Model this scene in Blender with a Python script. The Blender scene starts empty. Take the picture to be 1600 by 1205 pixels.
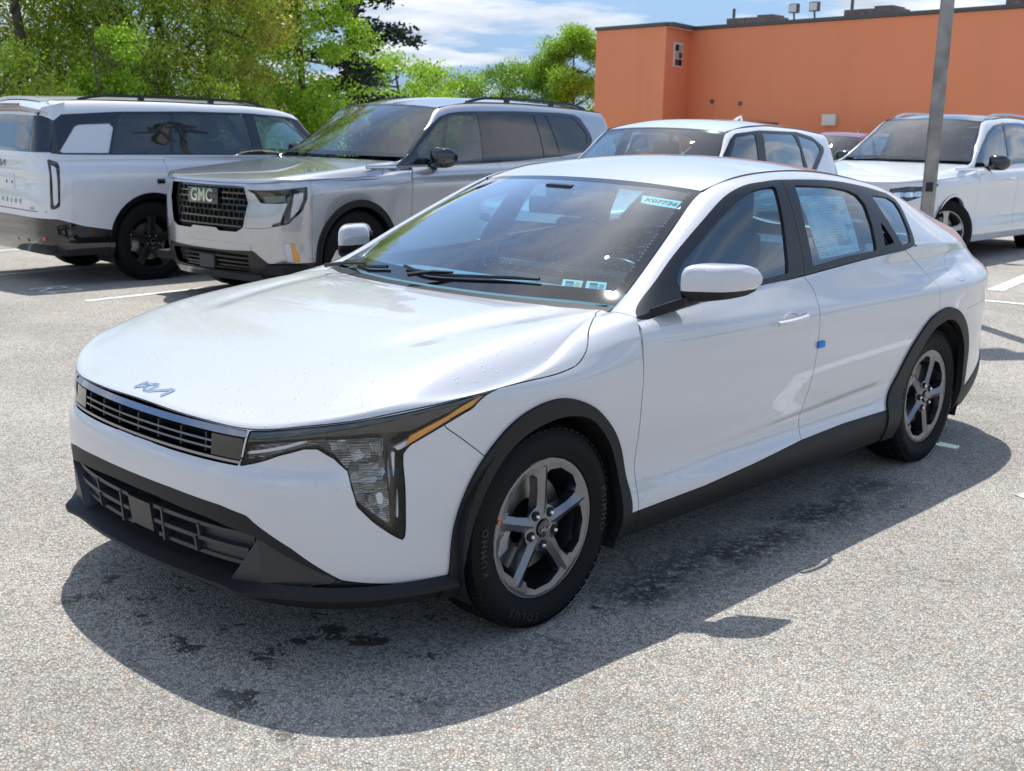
# A dealership lot on a sunny day: a new white sedan in front, parked vehicles, an orange store and trees behind.
import bpy, bmesh, math, random
import numpy as np
from mathutils import Vector, Matrix

SC = bpy.context.scene
COL = SC.collection
# ---------------------------------------------------------------- camera
yaw, pitch, roll = .819, .218, .022
fw = Vector((math.sin(yaw)*math.cos(pitch), math.cos(yaw)*math.cos(pitch), -math.sin(pitch)))
rt = Vector((math.cos(yaw), -math.sin(yaw), 0)); up = rt.cross(fw)
r2 = rt*math.cos(roll)+up*math.sin(roll); u2 = -rt*math.sin(roll)+up*math.cos(roll)
cam = bpy.data.cameras.new('camera'); cam_ob = bpy.data.objects.new('camera', cam); COL.objects.link(cam_ob)
mw = Matrix((r2, u2, -fw)).transposed().to_4x4(); mw.translation = (-2.554, -3.117, 1.524); cam_ob.matrix_world = mw
cam.sensor_width = 36; cam.lens = 36*1814/1600; cam.clip_end = 3000; cam.clip_start = .05
cam.dof.use_dof = True; cam.dof.focus_distance = 3.9; cam.dof.aperture_fstop = 8.0
SC.camera = cam_ob
# ---------------------------------------------------------------- sun and sky
SUN = Vector((.29, .36, 1)).normalized()
SUN_EL = math.asin(SUN.z); SUN_AZ = math.atan2(SUN.x, SUN.y)
sl = bpy.data.lights.new('sun', 'SUN'); sl.energy = 3.45; sl.angle = math.radians(.55); sl.color = (1, .985, .955)
so = bpy.data.objects.new('sun', sl); COL.objects.link(so); so.rotation_euler = (-SUN).to_track_quat('-Z', 'Y').to_euler()
so.location = (5, 6, 20)
world = bpy.data.worlds.new('World'); SC.world = world; world.use_nodes = True
def build_world():
    nt = world.node_tree; N = nt.nodes; L = nt.links; N.clear()
    out = N.new('ShaderNodeOutputWorld'); bg = N.new('ShaderNodeBackground'); bg.inputs[1].default_value = .135
    sky = N.new('ShaderNodeTexSky'); sky.sky_type = 'NISHITA'; sky.sun_disc = False; sky.sun_elevation = SUN_EL; sky.sun_rotation = SUN_AZ
    sky.altitude = 100; sky.air_density = 1.0; sky.dust_density = .3; sky.ozone_density = 1.5
    tc = N.new('ShaderNodeTexCoord'); sep = N.new('ShaderNodeSeparateXYZ'); L.new(tc.outputs['Generated'], sep.inputs[0])
    # project the view direction on a flat cloud layer
    zz = N.new('ShaderNodeMath'); zz.operation = 'MAXIMUM'; L.new(sep.outputs[2], zz.inputs[0]); zz.inputs[1].default_value = 0
    za = N.new('ShaderNodeMath'); za.operation = 'ADD'; L.new(zz.outputs[0], za.inputs[0]); za.inputs[1].default_value = .085
    dx = N.new('ShaderNodeMath'); dx.operation = 'DIVIDE'; L.new(sep.outputs[0], dx.inputs[0]); L.new(za.outputs[0], dx.inputs[1])
    dy = N.new('ShaderNodeMath'); dy.operation = 'DIVIDE'; L.new(sep.outputs[1], dy.inputs[0]); L.new(za.outputs[0], dy.inputs[1])
    cb = N.new('ShaderNodeCombineXYZ'); L.new(dx.outputs[0], cb.inputs[0]); L.new(dy.outputs[0], cb.inputs[1]); cb.inputs[2].default_value = 12.9
    n1 = N.new('ShaderNodeTexNoise'); n1.inputs['Scale'].default_value = .85; n1.inputs['Detail'].default_value = 6; n1.inputs['Roughness'].default_value = .58; n1.inputs['Distortion'].default_value = .25
    L.new(cb.outputs[0], n1.inputs['Vector'])
    r1 = N.new('ShaderNodeValToRGB'); r1.color_ramp.elements[0].position = .475; r1.color_ramp.elements[1].position = .565
    L.new(n1.outputs[0], r1.inputs[0])
    n2 = N.new('ShaderNodeTexNoise'); n2.inputs['Scale'].default_value = 1.5; n2.inputs['Detail'].default_value = 6; L.new(cb.outputs[0], n2.inputs['Vector'])
    r2_ = N.new('ShaderNodeValToRGB'); r2_.color_ramp.elements[0].position = .3; r2_.color_ramp.elements[1].position = .7
    r2_.color_ramp.elements[0].color = (2.6, 3.0, 3.7, 1); r2_.color_ramp.elements[1].color = (6.6, 6.7, 6.9, 1); L.new(n2.outputs[0], r2_.inputs[0])
    fac = N.new('ShaderNodeMath'); fac.operation = 'MULTIPLY'; L.new(r1.outputs[0], fac.inputs[0]); fac.inputs[1].default_value = .85
    # pale blue summer haze low over the horizon
    hz = N.new('ShaderNodeMath'); hz.operation = 'MULTIPLY'; L.new(zz.outputs[0], hz.inputs[0]); hz.inputs[1].default_value = -2.6
    he = N.new('ShaderNodeMath'); he.operation = 'EXPONENT'; L.new(hz.outputs[0], he.inputs[0])
    hm = N.new('ShaderNodeMix'); hm.data_type = 'RGBA'; L.new(he.outputs[0], hm.inputs[0]); L.new(sky.outputs[0], hm.inputs[6]); hm.inputs[7].default_value = (1.35, 2.35, 4.1, 1)
    mix = N.new('ShaderNodeMix'); mix.data_type = 'RGBA'; L.new(fac.outputs[0], mix.inputs[0]); L.new(hm.outputs[2], mix.inputs[6]); L.new(r2_.outputs[0], mix.inputs[7])
    L.new(mix.outputs[2], bg.inputs[0]); L.new(bg.outputs[0], out.inputs[0])
build_world()
SC.view_settings.view_transform = 'Standard'; SC.view_settings.look = 'None'; SC.view_settings.gamma = 1; SC.view_settings.use_curve_mapping = False
SC.view_settings.exposure = .46
SC.render.engine = 'CYCLES'
SC.cycles.use_denoising = True; SC.cycles.max_bounces = 10; SC.cycles.transparent_max_bounces = 16; SC.cycles.diffuse_bounces = 3; SC.cycles.glossy_bounces = 4
SC.cycles.caustics_reflective = False; SC.cycles.caustics_refractive = False; SC.cycles.sample_clamp_indirect = 8

# <geo>
import numpy as np
def bmat(n, ts, der=0):
    """uniform cubic B-spline basis, ends extrapolated so the curve reaches its first and last point"""
    B = np.zeros((len(ts), n + 2))
    for k, t in enumerate(ts):
        i = min(int(t), n - 2); f = t - i
        B[k, i:i+4] = ((1-f)**3/6, (3*f**3-6*f*f+4)/6, (-3*f**3+3*f*f+3*f+1)/6, f**3/6)
    B[:, 1] += 2*B[:, 0]; B[:, 2] -= B[:, 0]
    B[:, n] += 2*B[:, n+1]; B[:, n-1] -= B[:, n+1]
    return B[:, 1:n+1]
def fitted(D, a=.9):
    """control net whose surface (nearly) passes through the data net D"""
    m, n = D.shape[:2]
    Mu = np.linalg.inv(bmat(m, np.arange(m))); Mv = np.linalg.inv(bmat(n, np.arange(n)))
    C = np.einsum('ij,jkc->ikc', Mu, np.einsum('kl,jlc->jkc', Mv, D))
    return D + a*(C - D)
class M:
    """triangle mesh with normals and surface parameters"""
    def __init__(s, V, N, F, U):
        s.V, s.N, s.F, s.U = V, N, F, U
def surf(D, su, sv, a=.9, sym0=False, sym1=False, disp=None, flip=False):
    """dense mesh of the spline surface through the net D[u][v]; sym0/sym1: mirrored at y = 0 at the first/last column"""
    D = np.array(D, float); mir = np.array([1, -1, 1.])
    off = 0; m0 = D.shape[0]
    if sym0: D = np.concatenate([D[2:0:-1]*mir, D]); off = 2
    if sym1: D = np.concatenate([D, D[-2:-4:-1]*mir])
    C = fitted(D, a); m, n = C.shape[:2]
    tu = np.linspace(off, off+m0-1, (m0-1)*su+1); tv = np.linspace(0, n-1, (n-1)*sv+1)
    Bu, Bv = bmat(m, tu), bmat(n, tv)
    S = np.einsum('ij,jkc->ikc', Bu, np.einsum('kl,jlc->jkc', Bv, C))
    if disp is not None: S = disp(S)
    if sym0: S[0, :, 1] = 0
    if sym1: S[-1, :, 1] = 0
    du = np.gradient(S, axis=0); dv = np.gradient(S, axis=1)
    if sym0: du[0, :, 0] = du[0, :, 2] = 0
    if sym1: du[-1, :, 0] = du[-1, :, 2] = 0
    N = np.cross(du, dv); N /= np.linalg.norm(N, axis=2)[:, :, None] + 1e-12
    a_, b_ = S.shape[:2]
    idx = np.arange(a_*b_).reshape(a_, b_)
    q = np.stack([idx[:-1, :-1], idx[1:, :-1], idx[1:, 1:], idx[:-1, 1:]], -1).reshape(-1, 4)
    F = np.concatenate([q[:, [0, 1, 2]], q[:, [0, 2, 3]]])
    uu, vv = np.meshgrid(tu-off, tv, indexing='ij')
    if flip: F = F[:, ::-1]; N = -N
    return M(S.reshape(-1, 3), N.reshape(-1, 3), F, np.stack([uu.ravel(), vv.ravel()], 1))
def compact(m):
    used = np.unique(m.F); r = np.full(len(m.V), -1); r[used] = np.arange(len(used))
    return M(m.V[used], m.N[used], r[m.F], m.U[used])
def trim(m, f):
    """split the mesh along f = 0; returns (f < 0 side, f > 0 side)"""
    f = np.where(np.abs(f) < 1e-7, 1e-7, f)
    s = f[m.F] > 0; c = s.sum(1)
    Fi = [m.F[c == 0]]; Fo = [m.F[c == 3]]
    V, N, U = [m.V], [m.N], [m.U]; n = len(m.V); cache = {}; nv, nn, nu = [], [], []; fi, fo = [], []
    def cut(a, b):
        nonlocal n
        k = (a, b) if a < b else (b, a)
        if k not in cache:
            a, b = k; t = f[a]/(f[a]-f[b])
            nv.append(m.V[a]+(m.V[b]-m.V[a])*t); w = m.N[a]+(m.N[b]-m.N[a])*t; nn.append(w/(np.linalg.norm(w)+1e-12)); nu.append(m.U[a]+(m.U[b]-m.U[a])*t)
            cache[k] = n; n += 1
        return cache[k]
    for t in m.F[(c == 1) | (c == 2)]:
        sg = [f[i] > 0 for i in t]; odd = sg.index(True) if sum(sg) == 1 else sg.index(False)
        a, b, d = int(t[odd]), int(t[(odd+1) % 3]), int(t[(odd+2) % 3])
        ab, ad = cut(a, b), cut(a, d)
        one = [(a, ab, ad)]; two = [(ab, b, d), (ab, d, ad)]
        if sum(sg) == 1: fo += one; fi += two
        else: fi += one; fo += two
    if nv: V.append(np.array(nv)); N.append(np.array(nn)); U.append(np.array(nu))
    V, N, U = np.concatenate(V), np.concatenate(N), np.concatenate(U)
    def mk(base, ex):
        F = np.concatenate([base, np.array(ex, int).reshape(-1, 3)])
        return compact(M(V, N, F, U)) if len(F) else M(np.zeros((0, 3)), np.zeros((0, 3)), np.zeros((0, 3), int), np.zeros((0, 2)))
    return mk(Fi[0], fi), mk(Fo[0], fo)
def sd(P, poly):
    """signed distance (negative inside) of 2-D points to a closed polygon"""
    P = np.asarray(P, float); poly = np.asarray(poly, float); d = np.full(len(P), 1e9); ins = np.zeros(len(P), bool)
    for a, b in zip(poly, np.roll(poly, -1, 0)):
        e = b-a; w = P-a; t = np.clip((w@e)/(e@e+1e-15), 0, 1); d = np.minimum(d, np.hypot(*(w-t[:, None]*e).T))
        cr = ((a[1] > P[:, 1]) != (b[1] > P[:, 1])); ins ^= cr & (P[:, 0] < (b[0]-a[0])*(P[:, 1]-a[1])/((b[1]-a[1]) if b[1] != a[1] else 1e-15)+a[0])
    return np.where(ins, -d, d)
def smooth_poly(pts, n=6, closed=False):
    """Catmull-Rom through the points"""
    P = np.array(pts, float)
    E = np.concatenate([P[-1:], P, P[:2]]) if closed else np.concatenate([2*P[:1]-P[1:2], P, 2*P[-1:]-P[-2:-1]])
    out = []
    for i in range(1, len(E)-2):
        a, b, c, d = E[i-1:i+3]
        for f in np.arange(n)/n: out.append(.5*(2*b+(c-a)*f+(2*a-5*b+4*c-d)*f*f+(3*b-a-3*c+d)*f**3))
    if not closed: out.append(P[-1])
    return np.array(out)
def mirrored(m): return M(m.V*[1, -1, 1], m.N*[1, -1, 1], m.F[:, ::-1], m.U)
def joined(a, b, weld=True):
    V = np.concatenate([a.V, b.V]); N = np.concatenate([a.N, b.N]); F = np.concatenate([a.F, b.F+len(a.V)]); U = np.concatenate([a.U, b.U])
    if weld:
        k = np.where(np.abs(V[:, 1]) < 1e-5)[0]; seen = {}; r = np.arange(len(V))
        for i in k:
            key = (round(V[i, 0], 5), round(V[i, 2], 5)); r[i] = seen.setdefault(key, i)
        N[k, 1] = 0; F = r[F]
    return compact(M(V, N, F, U))
def offset(m, d): return M(m.V+m.N*d, m.N, m.F, m.U)
def boundary(F):
    E = np.concatenate([F[:, [0, 1]], F[:, [1, 2]], F[:, [2, 0]]]).astype(np.int64)
    key = np.minimum(E[:, 0], E[:, 1])*10000000+np.maximum(E[:, 0], E[:, 1])
    _, inv, cnt = np.unique(key, return_inverse=True, return_counts=True)
    return E[cnt[inv] == 1]
def panel(m, gap=.0016, depth=.012, skip=None):
    """pull the edge in by the shut-line gap and turn it inwards so the panel has thickness"""
    E = boundary(m.F)
    if skip is not None: E = E[~(skip(m.V[E[:, 0]]) & skip(m.V[E[:, 1]]))]
    V = m.V.copy(); acc = np.zeros_like(V); 
    d = m.V[E[:, 1]]-m.V[E[:, 0]]; inn = np.cross(m.N[E[:, 0]]+m.N[E[:, 1]], d); inn /= np.linalg.norm(inn, axis=1)[:, None]+1e-12
    np.add.at(acc, E[:, 0], inn); np.add.at(acc, E[:, 1], inn)
    L = np.linalg.norm(acc, axis=1); k = L > 1e-9; V[k] += acc[k]/L[k, None]*gap
    n = len(V); b = np.unique(E); r = {int(x): i for i, x in enumerate(b)}
    top = V[b]; bot = V[b]-m.N[b]*depth; en = np.zeros_like(top)
    for i, x in enumerate(b): en[i] = -acc[x]/(L[x]+1e-9)
    V2 = np.concatenate([V, top, bot]); N2 = np.concatenate([m.N, en, en]); U2 = np.concatenate([m.U, m.U[b], m.U[b]])
    q = [[n+r[int(a)], n+len(b)+r[int(a)], n+len(b)+r[int(c)]] for a, c in E]+[[n+r[int(a)], n+len(b)+r[int(c)], n+r[int(c)]] for a, c in E]
    return M(V2, N2, np.concatenate([m.F, np.array(q, int).reshape(-1, 3)]), U2)
def interp(x, xs, ys): return np.interp(x, xs, ys)
# </geo>
# ---------------------------------------------------------------- materials
class NT:
    """small helper to wire nodes"""
    def __init__(s, name):
        s.m = bpy.data.materials.new(name); s.m.use_nodes = True; s.t = s.m.node_tree; s.b = s.t.nodes['Principled BSDF']; s.out = s.t.nodes['Material Output']
    def n(s, kind, **kw):
        o = s.t.nodes.new('ShaderNode'+kind)
        for k, v in kw.items():
            if k in o.inputs.keys(): s.put(o.inputs[k], v)
            else: setattr(o, k, v)
        return o
    def put(s, sock, v):
        if hasattr(v, 'is_output') or hasattr(v, 'links'): s.t.links.new(v, sock)
        else: sock.default_value = v
    def math(s, op, a, b=0., c=None):
        o = s.t.nodes.new('ShaderNodeMath'); o.operation = op; s.put(o.inputs[0], a); s.put(o.inputs[1], b)
        if c is not None: s.put(o.inputs[2], c)
        return o.outputs[0]
    def ramp(s, fac, *stops):
        o = s.t.nodes.new('ShaderNodeValToRGB'); s.put(o.inputs[0], fac); e = o.color_ramp.elements
        while len(e) < len(stops): e.new(.5)
        for k, (p, c) in enumerate(stops):
            e[k].position = p; e[k].color = (*c, 1) if len(c) == 3 else c
        return o.outputs[0]
    def mix(s, fac, a, b, blend='MIX'):
        o = s.t.nodes.new('ShaderNodeMix'); o.data_type = 'RGBA'; o.blend_type = blend; s.put(o.inputs[0], fac); s.put(o.inputs[6], a if hasattr(a, 'links') else (*a, 1)); s.put(o.inputs[7], b if hasattr(b, 'links') else (*b, 1)); return o.outputs[2]
    def obj(s): return s.t.nodes.new('ShaderNodeTexCoord').outputs['Object']
    def pos(s): return s.t.nodes.new('ShaderNodeNewGeometry').outputs['Position']
    def noise(s, vec, scale, detail=4, rough=.5, dist=0): 
        o = s.n('TexNoise'); detail = min(detail, 4); s.put(o.inputs['Vector'], vec); o.inputs['Scale'].default_value = scale; o.inputs['Detail'].default_value = detail; o.inputs['Roughness'].default_value = rough; o.inputs['Distortion'].default_value = dist; return o.outputs[0]
    def vor(s, vec, scale, feature='F1', rnd=1., two=False):
        o = s.n('TexVoronoi'); o.voronoi_dimensions = '2D' if two else '3D'; o.feature = feature; s.put(o.inputs['Vector'], vec); o.inputs['Scale'].default_value = scale; o.inputs['Randomness'].default_value = rnd; return o
    def bump(s, h, strength=.3, dist=.01, normal=None):
        o = s.n('Bump'); s.put(o.inputs['Height'], h); o.inputs['Strength'].default_value = strength; o.inputs['Distance'].default_value = dist
        if normal is not None: s.put(o.inputs['Normal'], normal)
        return o.outputs[0]
    def set(s, **kw):
        for k, v in kw.items():
            k = {'col': 'Base Color', 'rough': 'Roughness', 'metal': 'Metallic', 'coat': 'Coat Weight', 'coat_rough': 'Coat Roughness', 'spec': 'Specular IOR Level', 'normal': 'Normal', 'ior': 'IOR', 'coat_normal': 'Coat Normal', 'alpha': 'Alpha', 'sub': 'Subsurface Weight'}.get(k, k)
            s.put(s.b.inputs[k], (*v, 1) if isinstance(v, tuple) and len(v) == 3 else v)
        return s.m
MAT = {}
def plain(name, col, rough=.5, metal=0., grain=0., gscale=200, coat=0., var=.0, spec=.5):
    t = NT(name); o = t.obj()
    c = col
    if var:
        c = t.mix(t.ramp(t.noise(o, 6, 5), (.35, (0, 0, 0)), (.65, (1, 1, 1))), tuple(x*(1-var) for x in col), tuple(min(x*(1+var), 1) for x in col))
    kw = dict(col=c, rough=rough, metal=metal, coat=coat, spec=spec)
    if grain: kw['normal'] = t.bump(t.noise(o, gscale, 2), grain, .002)
    MAT[name] = t.set(**kw); return MAT[name]
def drops(t, o, scale=75., keep=.62):
    """height of scattered rain drops, only on faces that look upwards"""
    v = t.vor(o, scale); r = t.n('SeparateColor'); t.put(r.inputs[0], v.outputs['Color'])
    rad = t.math('MULTIPLY_ADD', r.outputs[1], .25, .12)
    k = t.math('SUBTRACT', rad, v.outputs['Distance']); k = t.math('MAXIMUM', k, 0.); k = t.math('POWER', k, .5)
    big = t.math('MULTIPLY_ADD', t.noise(o, 3.5, 3), .9, -.12)
    on = t.math('LESS_THAN', t.math('ADD', r.outputs[0], big), 1-keep+.12)
    g = t.n('NewGeometry'); sp = t.n('SeparateXYZ'); t.put(sp.inputs[0], g.outputs['Normal']); upw = t.math('GREATER_THAN', sp.outputs[2], .12)
    return t.math('MULTIPLY', t.math('MULTIPLY', k, on), upw)
def paint(name, col, flake=.0, wet=False, metal=0., rough=.32):
    t = NT(name); o = t.obj()
    c = t.mix(t.noise(o, 2.2, 4), tuple(x*.97 for x in col), tuple(min(1, x*1.03) for x in col))
    if flake:
        f = t.vor(o, 900); c = t.mix(.12, c, f.outputs['Color'], 'SOFT_LIGHT')
    kw = dict(col=c, rough=rough, metal=metal, coat=1., coat_rough=.012)
    t.b.inputs['Coat IOR'].default_value = 1.75
    if wet:
        h = drops(t, o); kw['coat_normal'] = kw['normal'] = t.bump(h, .6, .006)
    MAT[name] = t.set(**kw)
def glass(name, tint, refl=1., rough=.0, wet=False, ior=1.5, dirt=.02, gain=1.5):
    t = NT(name); o = t.obj(); t.t.nodes.remove(t.b)
    tr = t.n('BsdfTransparent'); tr.inputs[0].default_value = (*tint, 1)
    gl = t.n('BsdfGlossy'); gl.inputs['Roughness'].default_value = rough; gl.inputs[0].default_value = (refl, refl, refl, 1)
    fr = t.n('LayerWeight'); fr.inputs[0].default_value = .5; f0 = ((ior-1)/(ior+1))**2
    if wet:
        nm = t.bump(drops(t, o, 130., .42), .8, .003); t.put(gl.inputs['Normal'], nm); t.put(fr.inputs['Normal'], nm)
    f = t.math('MULTIPLY_ADD', t.math('MULTIPLY_ADD', t.math('POWER', fr.outputs[1], 5.), 1-f0, f0), gain, dirt); f = t.math('MINIMUM', f, 1.)
    mx = t.n('MixShader'); t.put(mx.inputs[0], f); t.put(mx.inputs[1], tr.outputs[0]); t.put(mx.inputs[2], gl.outputs[0])
    df = t.n('BsdfDiffuse'); df.inputs[0].default_value = (.5, .5, .5, 1); m2 = t.n('MixShader'); t.put(m2.inputs[0], t.math('MULTIPLY', t.noise(o, 25, 4), dirt)); t.put(m2.inputs[1], mx.outputs[0]); t.put(m2.inputs[2], df.outputs[0])
    t.put(t.out.inputs[0], m2.outputs[0]); MAT[name] = t.m
paint('pearl_white', (.615, .615, .63), wet=True)
paint('white_paint', (.74, .75, .77))
paint('silver_paint', (.47, .48, .505), flake=1, metal=.75, rough=.27)
paint('red_paint', (.22, .012, .012)); paint('grey_paint', (.12, .13, .14), metal=.3)
plain('black_plastic', (.013, .0135, .015), .52, grain=.25, gscale=600, spec=.3)
plain('dark_plastic', (.03, .032, .036), .40, grain=.2, gscale=500)
plain('gloss_black', (.008, .008, .010), .06, coat=1)
plain('satin_black', (.010, .010, .011), .33)
plain('black_void', (.006, .006, .007), .8)
plain('chrome', (.78, .80, .83), .07, 1.); plain('satin_chrome', (.55, .57, .60), .22, 1.); plain('smoke_chrome', (.30, .32, .36), .10, 1.); plain('dark_chrome', (.20, .20, .205), .2, 1.)
plain('alloy', (.215, .222, .24), .27, .92); plain('alloy_dark', (.02, .02, .022), .3, .4)
plain('alloy_silver', (.45, .46, .47), .3, .9)
plain('rubber', (.006, .006, .0065), .7, grain=.15, gscale=500, spec=.22); plain('rubber_letter', (.03, .03, .032), .5, spec=.3)
plain('brake_metal', (.33, .32, .31), .38, .9, grain=.1); plain('caliper', (.50, .52, .53), .42, .5)
plain('amber', (.90, .33, .03), .18, coat=1); plain('red_lens', (.35, .012, .015), .12, coat=1); plain('white_lens', (.62, .63, .64), .2, coat=1)
plain('orange_dot', (.75, .13, .02), .5); plain('blue_tape', (.015, .22, .68), .5)
plain('cabin_dark', (.03, .055, .09), .7, grain=.2, gscale=300); plain('cabin_grey', (.20, .29, .36), .75, grain=.3, gscale=400); plain('seat_cloth', (.075, .125, .18), .85, grain=.4, gscale=350)  # cabin colours carry a blue that stands in for reflection in the glass
def facets():
    t = NT('lamp_facets'); o = t.obj(); v = t.vor(o, 38, rnd=.7); w = t.n('TexWave'); t.put(w.inputs[0], o); w.inputs['Scale'].default_value = 45; w.bands_direction = 'Z'
    h = t.math('ADD', t.math('MULTIPLY', v.outputs['Distance'], .8), t.math('MULTIPLY', w.outputs[1], .12)); s = t.n('SeparateColor'); t.put(s.inputs[0], v.outputs['Color'])
    MAT['lamp_facets'] = t.set(col=t.ramp(s.outputs[0], (0, (.16, .15, .135)), (.6, (.34, .32, .29)), (1, (.62, .61, .58))), rough=.22, metal=.7, normal=t.bump(h, .8, .02))
facets()
plain('mirror_glass', (.7, .73, .76), .02, 1.)
plain('lamp_bucket', (.06, .058, .055), .2, .7); plain('lamp_white', (.70, .70, .68), .35, coat=1)
glass('window_glass', (.48, .76, .86), gain=2.6); glass('windshield_glass', (.56, .88, .96), dirt=.010, wet=True, gain=3.3); glass('privacy_glass', (.16, .19, .21), gain=2.2); glass('lamp_glass', (.93, .94, .94), ior=1.4, gain=1.1, dirt=.005)
# ---------------------------------------------------------------- object helpers
def tag(o, label=None, cat=None, group=None, kind=None):
    for k, v in (('label', label), ('category', cat), ('group', group), ('kind', kind)):
        if v: o[k] = v
    return o
def link(name, me, mat=None, parent=None):
    o = bpy.data.objects.new(name, me)
    if mat is not None and me is not None:
        me.materials.clear(); me.materials.append(MAT[mat] if isinstance(mat, str) else mat)
    COL.objects.link(o)
    if parent is not None: o.parent = parent
    return o
def empty(name, loc=(0, 0, 0), rz=0.):
    o = bpy.data.objects.new(name, None); o.location = loc; o.rotation_euler = (0, 0, rz); o.empty_display_size = .3; COL.objects.link(o); return o
def mk(name, m, mat, parent=None):
    """mesh object of an M with its exact surface normals"""
    F = m.F; F = F[(F[:, 0] != F[:, 1]) & (F[:, 1] != F[:, 2]) & (F[:, 2] != F[:, 0])]
    F = F[np.unique(np.sort(F, axis=1), axis=0, return_index=True)[1]]
    m = compact(M(m.V, m.N, F, m.U))
    me = bpy.data.meshes.new(name)
    me.from_pydata(m.V.tolist(), [], m.F.tolist()); me.validate(); me.update()
    me.polygons.foreach_set('use_smooth', [True]*len(me.polygons))
    n = np.nan_to_num(m.N); n = n/(np.linalg.norm(n, axis=1)[:, None]+1e-12); n[np.linalg.norm(n, axis=1) < .5] = (0, 0, 1)
    me.normals_split_custom_set_from_vertices(n.tolist())
    return link(name, me, mat, parent)
def poly(name, V, F, mat, parent=None, smooth=False, bevel=0., seg=2, angle=None):
    bm = bmesh.new(); vs = [bm.verts.new(v) for v in V]
    for f in F:
        try: bm.faces.new([vs[i] for i in f])
        except ValueError: pass
    bmesh.ops.recalc_face_normals(bm, faces=bm.faces)
    if bevel: bmesh.ops.bevel(bm, geom=list(bm.edges), offset=bevel, segments=seg, profile=.6, affect='EDGES', clamp_overlap=True)
    me = bpy.data.meshes.new(name); bm.to_mesh(me); bm.free()
    if smooth or bevel:
        me.polygons.foreach_set('use_smooth', [True]*len(me.polygons))
        me.set_sharp_from_angle(angle=math.radians(angle or 40))
    return link(name, me, mat, parent)
BF = [(0, 3, 2, 1), (4, 5, 6, 7), (0, 1, 5, 4), (1, 2, 6, 5), (2, 3, 7, 6), (3, 0, 4, 7)]
def boxv(x0, x1, y0, y1, z0, z1): return [(x0, y0, z0), (x1, y0, z0), (x1, y1, z0), (x0, y1, z0), (x0, y0, z1), (x1, y0, z1), (x1, y1, z1), (x0, y1, z1)]
def box(name, x0, x1, y0, y1, z0, z1, mat, parent=None, bevel=0., seg=2): return poly(name, boxv(x0, x1, y0, y1, z0, z1), BF, mat, parent, bevel=bevel, seg=seg)
def boxes(name, lst, mat, parent=None, bevel=0.):
    V, F = [], []
    for b in lst:
        k = len(V); V += boxv(*b); F += [[i+k for i in f] for f in BF]
    return poly(name, V, F, mat, parent, bevel=bevel)
def sweep(name, rings, mat, parent=None, closed=True, cap=True, smooth=True, angle=35, loop=False):
    """skin through a list of equal rings of points"""
    n = len(rings[0]); V = [tuple(p) for r in rings for p in r]; F = []
    for i in range(len(rings) - (0 if loop else 1)):
        j = (i+1) % len(rings)
        for k in range(n if closed else n-1):
            k2 = (k+1) % n; F.append((i*n+k, i*n+k2, j*n+k2, j*n+k))
    if cap and closed and not loop: F.append(tuple(range(n))[::-1]); F.append(tuple(range((len(rings)-1)*n, len(rings)*n)))
    return poly(name, V, F, mat, parent, smooth=smooth, angle=angle)
def tube(name, pts, r, mat, parent=None, n=8, closed_path=False):
    pts = [Vector(p) for p in pts]; rings = []; ref = None
    for i, p in enumerate(pts):
        d = (pts[min(i+1, len(pts)-1)]-pts[max(i-1, 0)])
        if closed_path: d = pts[(i+1) % len(pts)]-pts[i-1]
        d.normalize()
        if ref is None: ref = d.orthogonal().normalized()
        ref = (ref-d*ref.dot(d)).normalized(); b = d.cross(ref); rr = r[i] if isinstance(r, (list, tuple)) else r
        rings.append([p+ref*math.cos(a)*rr+b*math.sin(a)*rr for a in [2*math.pi*k/n for k in range(n)]])
    return sweep(name, rings, mat, parent, angle=60, loop=closed_path)
def lathe(name, prof, mat, parent=None, n=64, angle=35, closed=False):
    """profile of (radius, y) pairs turned about the Y axis"""
    rings = [[(r*math.cos(a), y, r*math.sin(a)) for (r, y) in prof] for a in [2*math.pi*k/n for k in range(n)]]
    m = len(prof); V = [p for r in rings for p in r]; F = []
    for i in range(n):
        j = (i+1) % n
        for k in range(m if closed else m-1):
            k2 = (k+1) % m; F.append((i*m+k, i*m+k2, j*m+k2, j*m+k))
    return poly(name, V, F, mat, parent, smooth=True, angle=angle)
def text_mesh(name, body, size, mat, parent=None, M4=None, extrude=.001, bold=0., align='CENTER', shear=0.):
    cu = bpy.data.curves.new(name, 'FONT'); cu.body = body; cu.size = size; cu.extrude = extrude; cu.align_x = align; cu.align_y = 'CENTER'; cu.offset = bold; cu.shear = shear; cu.resolution_u = 3
    t = bpy.data.objects.new(name, cu); COL.objects.link(t); dg = bpy.context.evaluated_depsgraph_get(); dg.update()
    me = bpy.data.meshes.new_from_object(t.evaluated_get(dg)); bpy.data.objects.remove(t); bpy.data.curves.remove(cu)
    if M4 is not None: me.transform(M4)
    return link(name, me, mat, parent)
def frame(o, x, n):
    """matrix whose X runs along x, Z along n, at o"""
    x = Vector(x).normalized(); n = Vector(n); n = (n-x*n.dot(x)).normalized(); y = n.cross(x)
    m = Matrix((x, y, n)).transposed().to_4x4(); m.translation = o; return m
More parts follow.
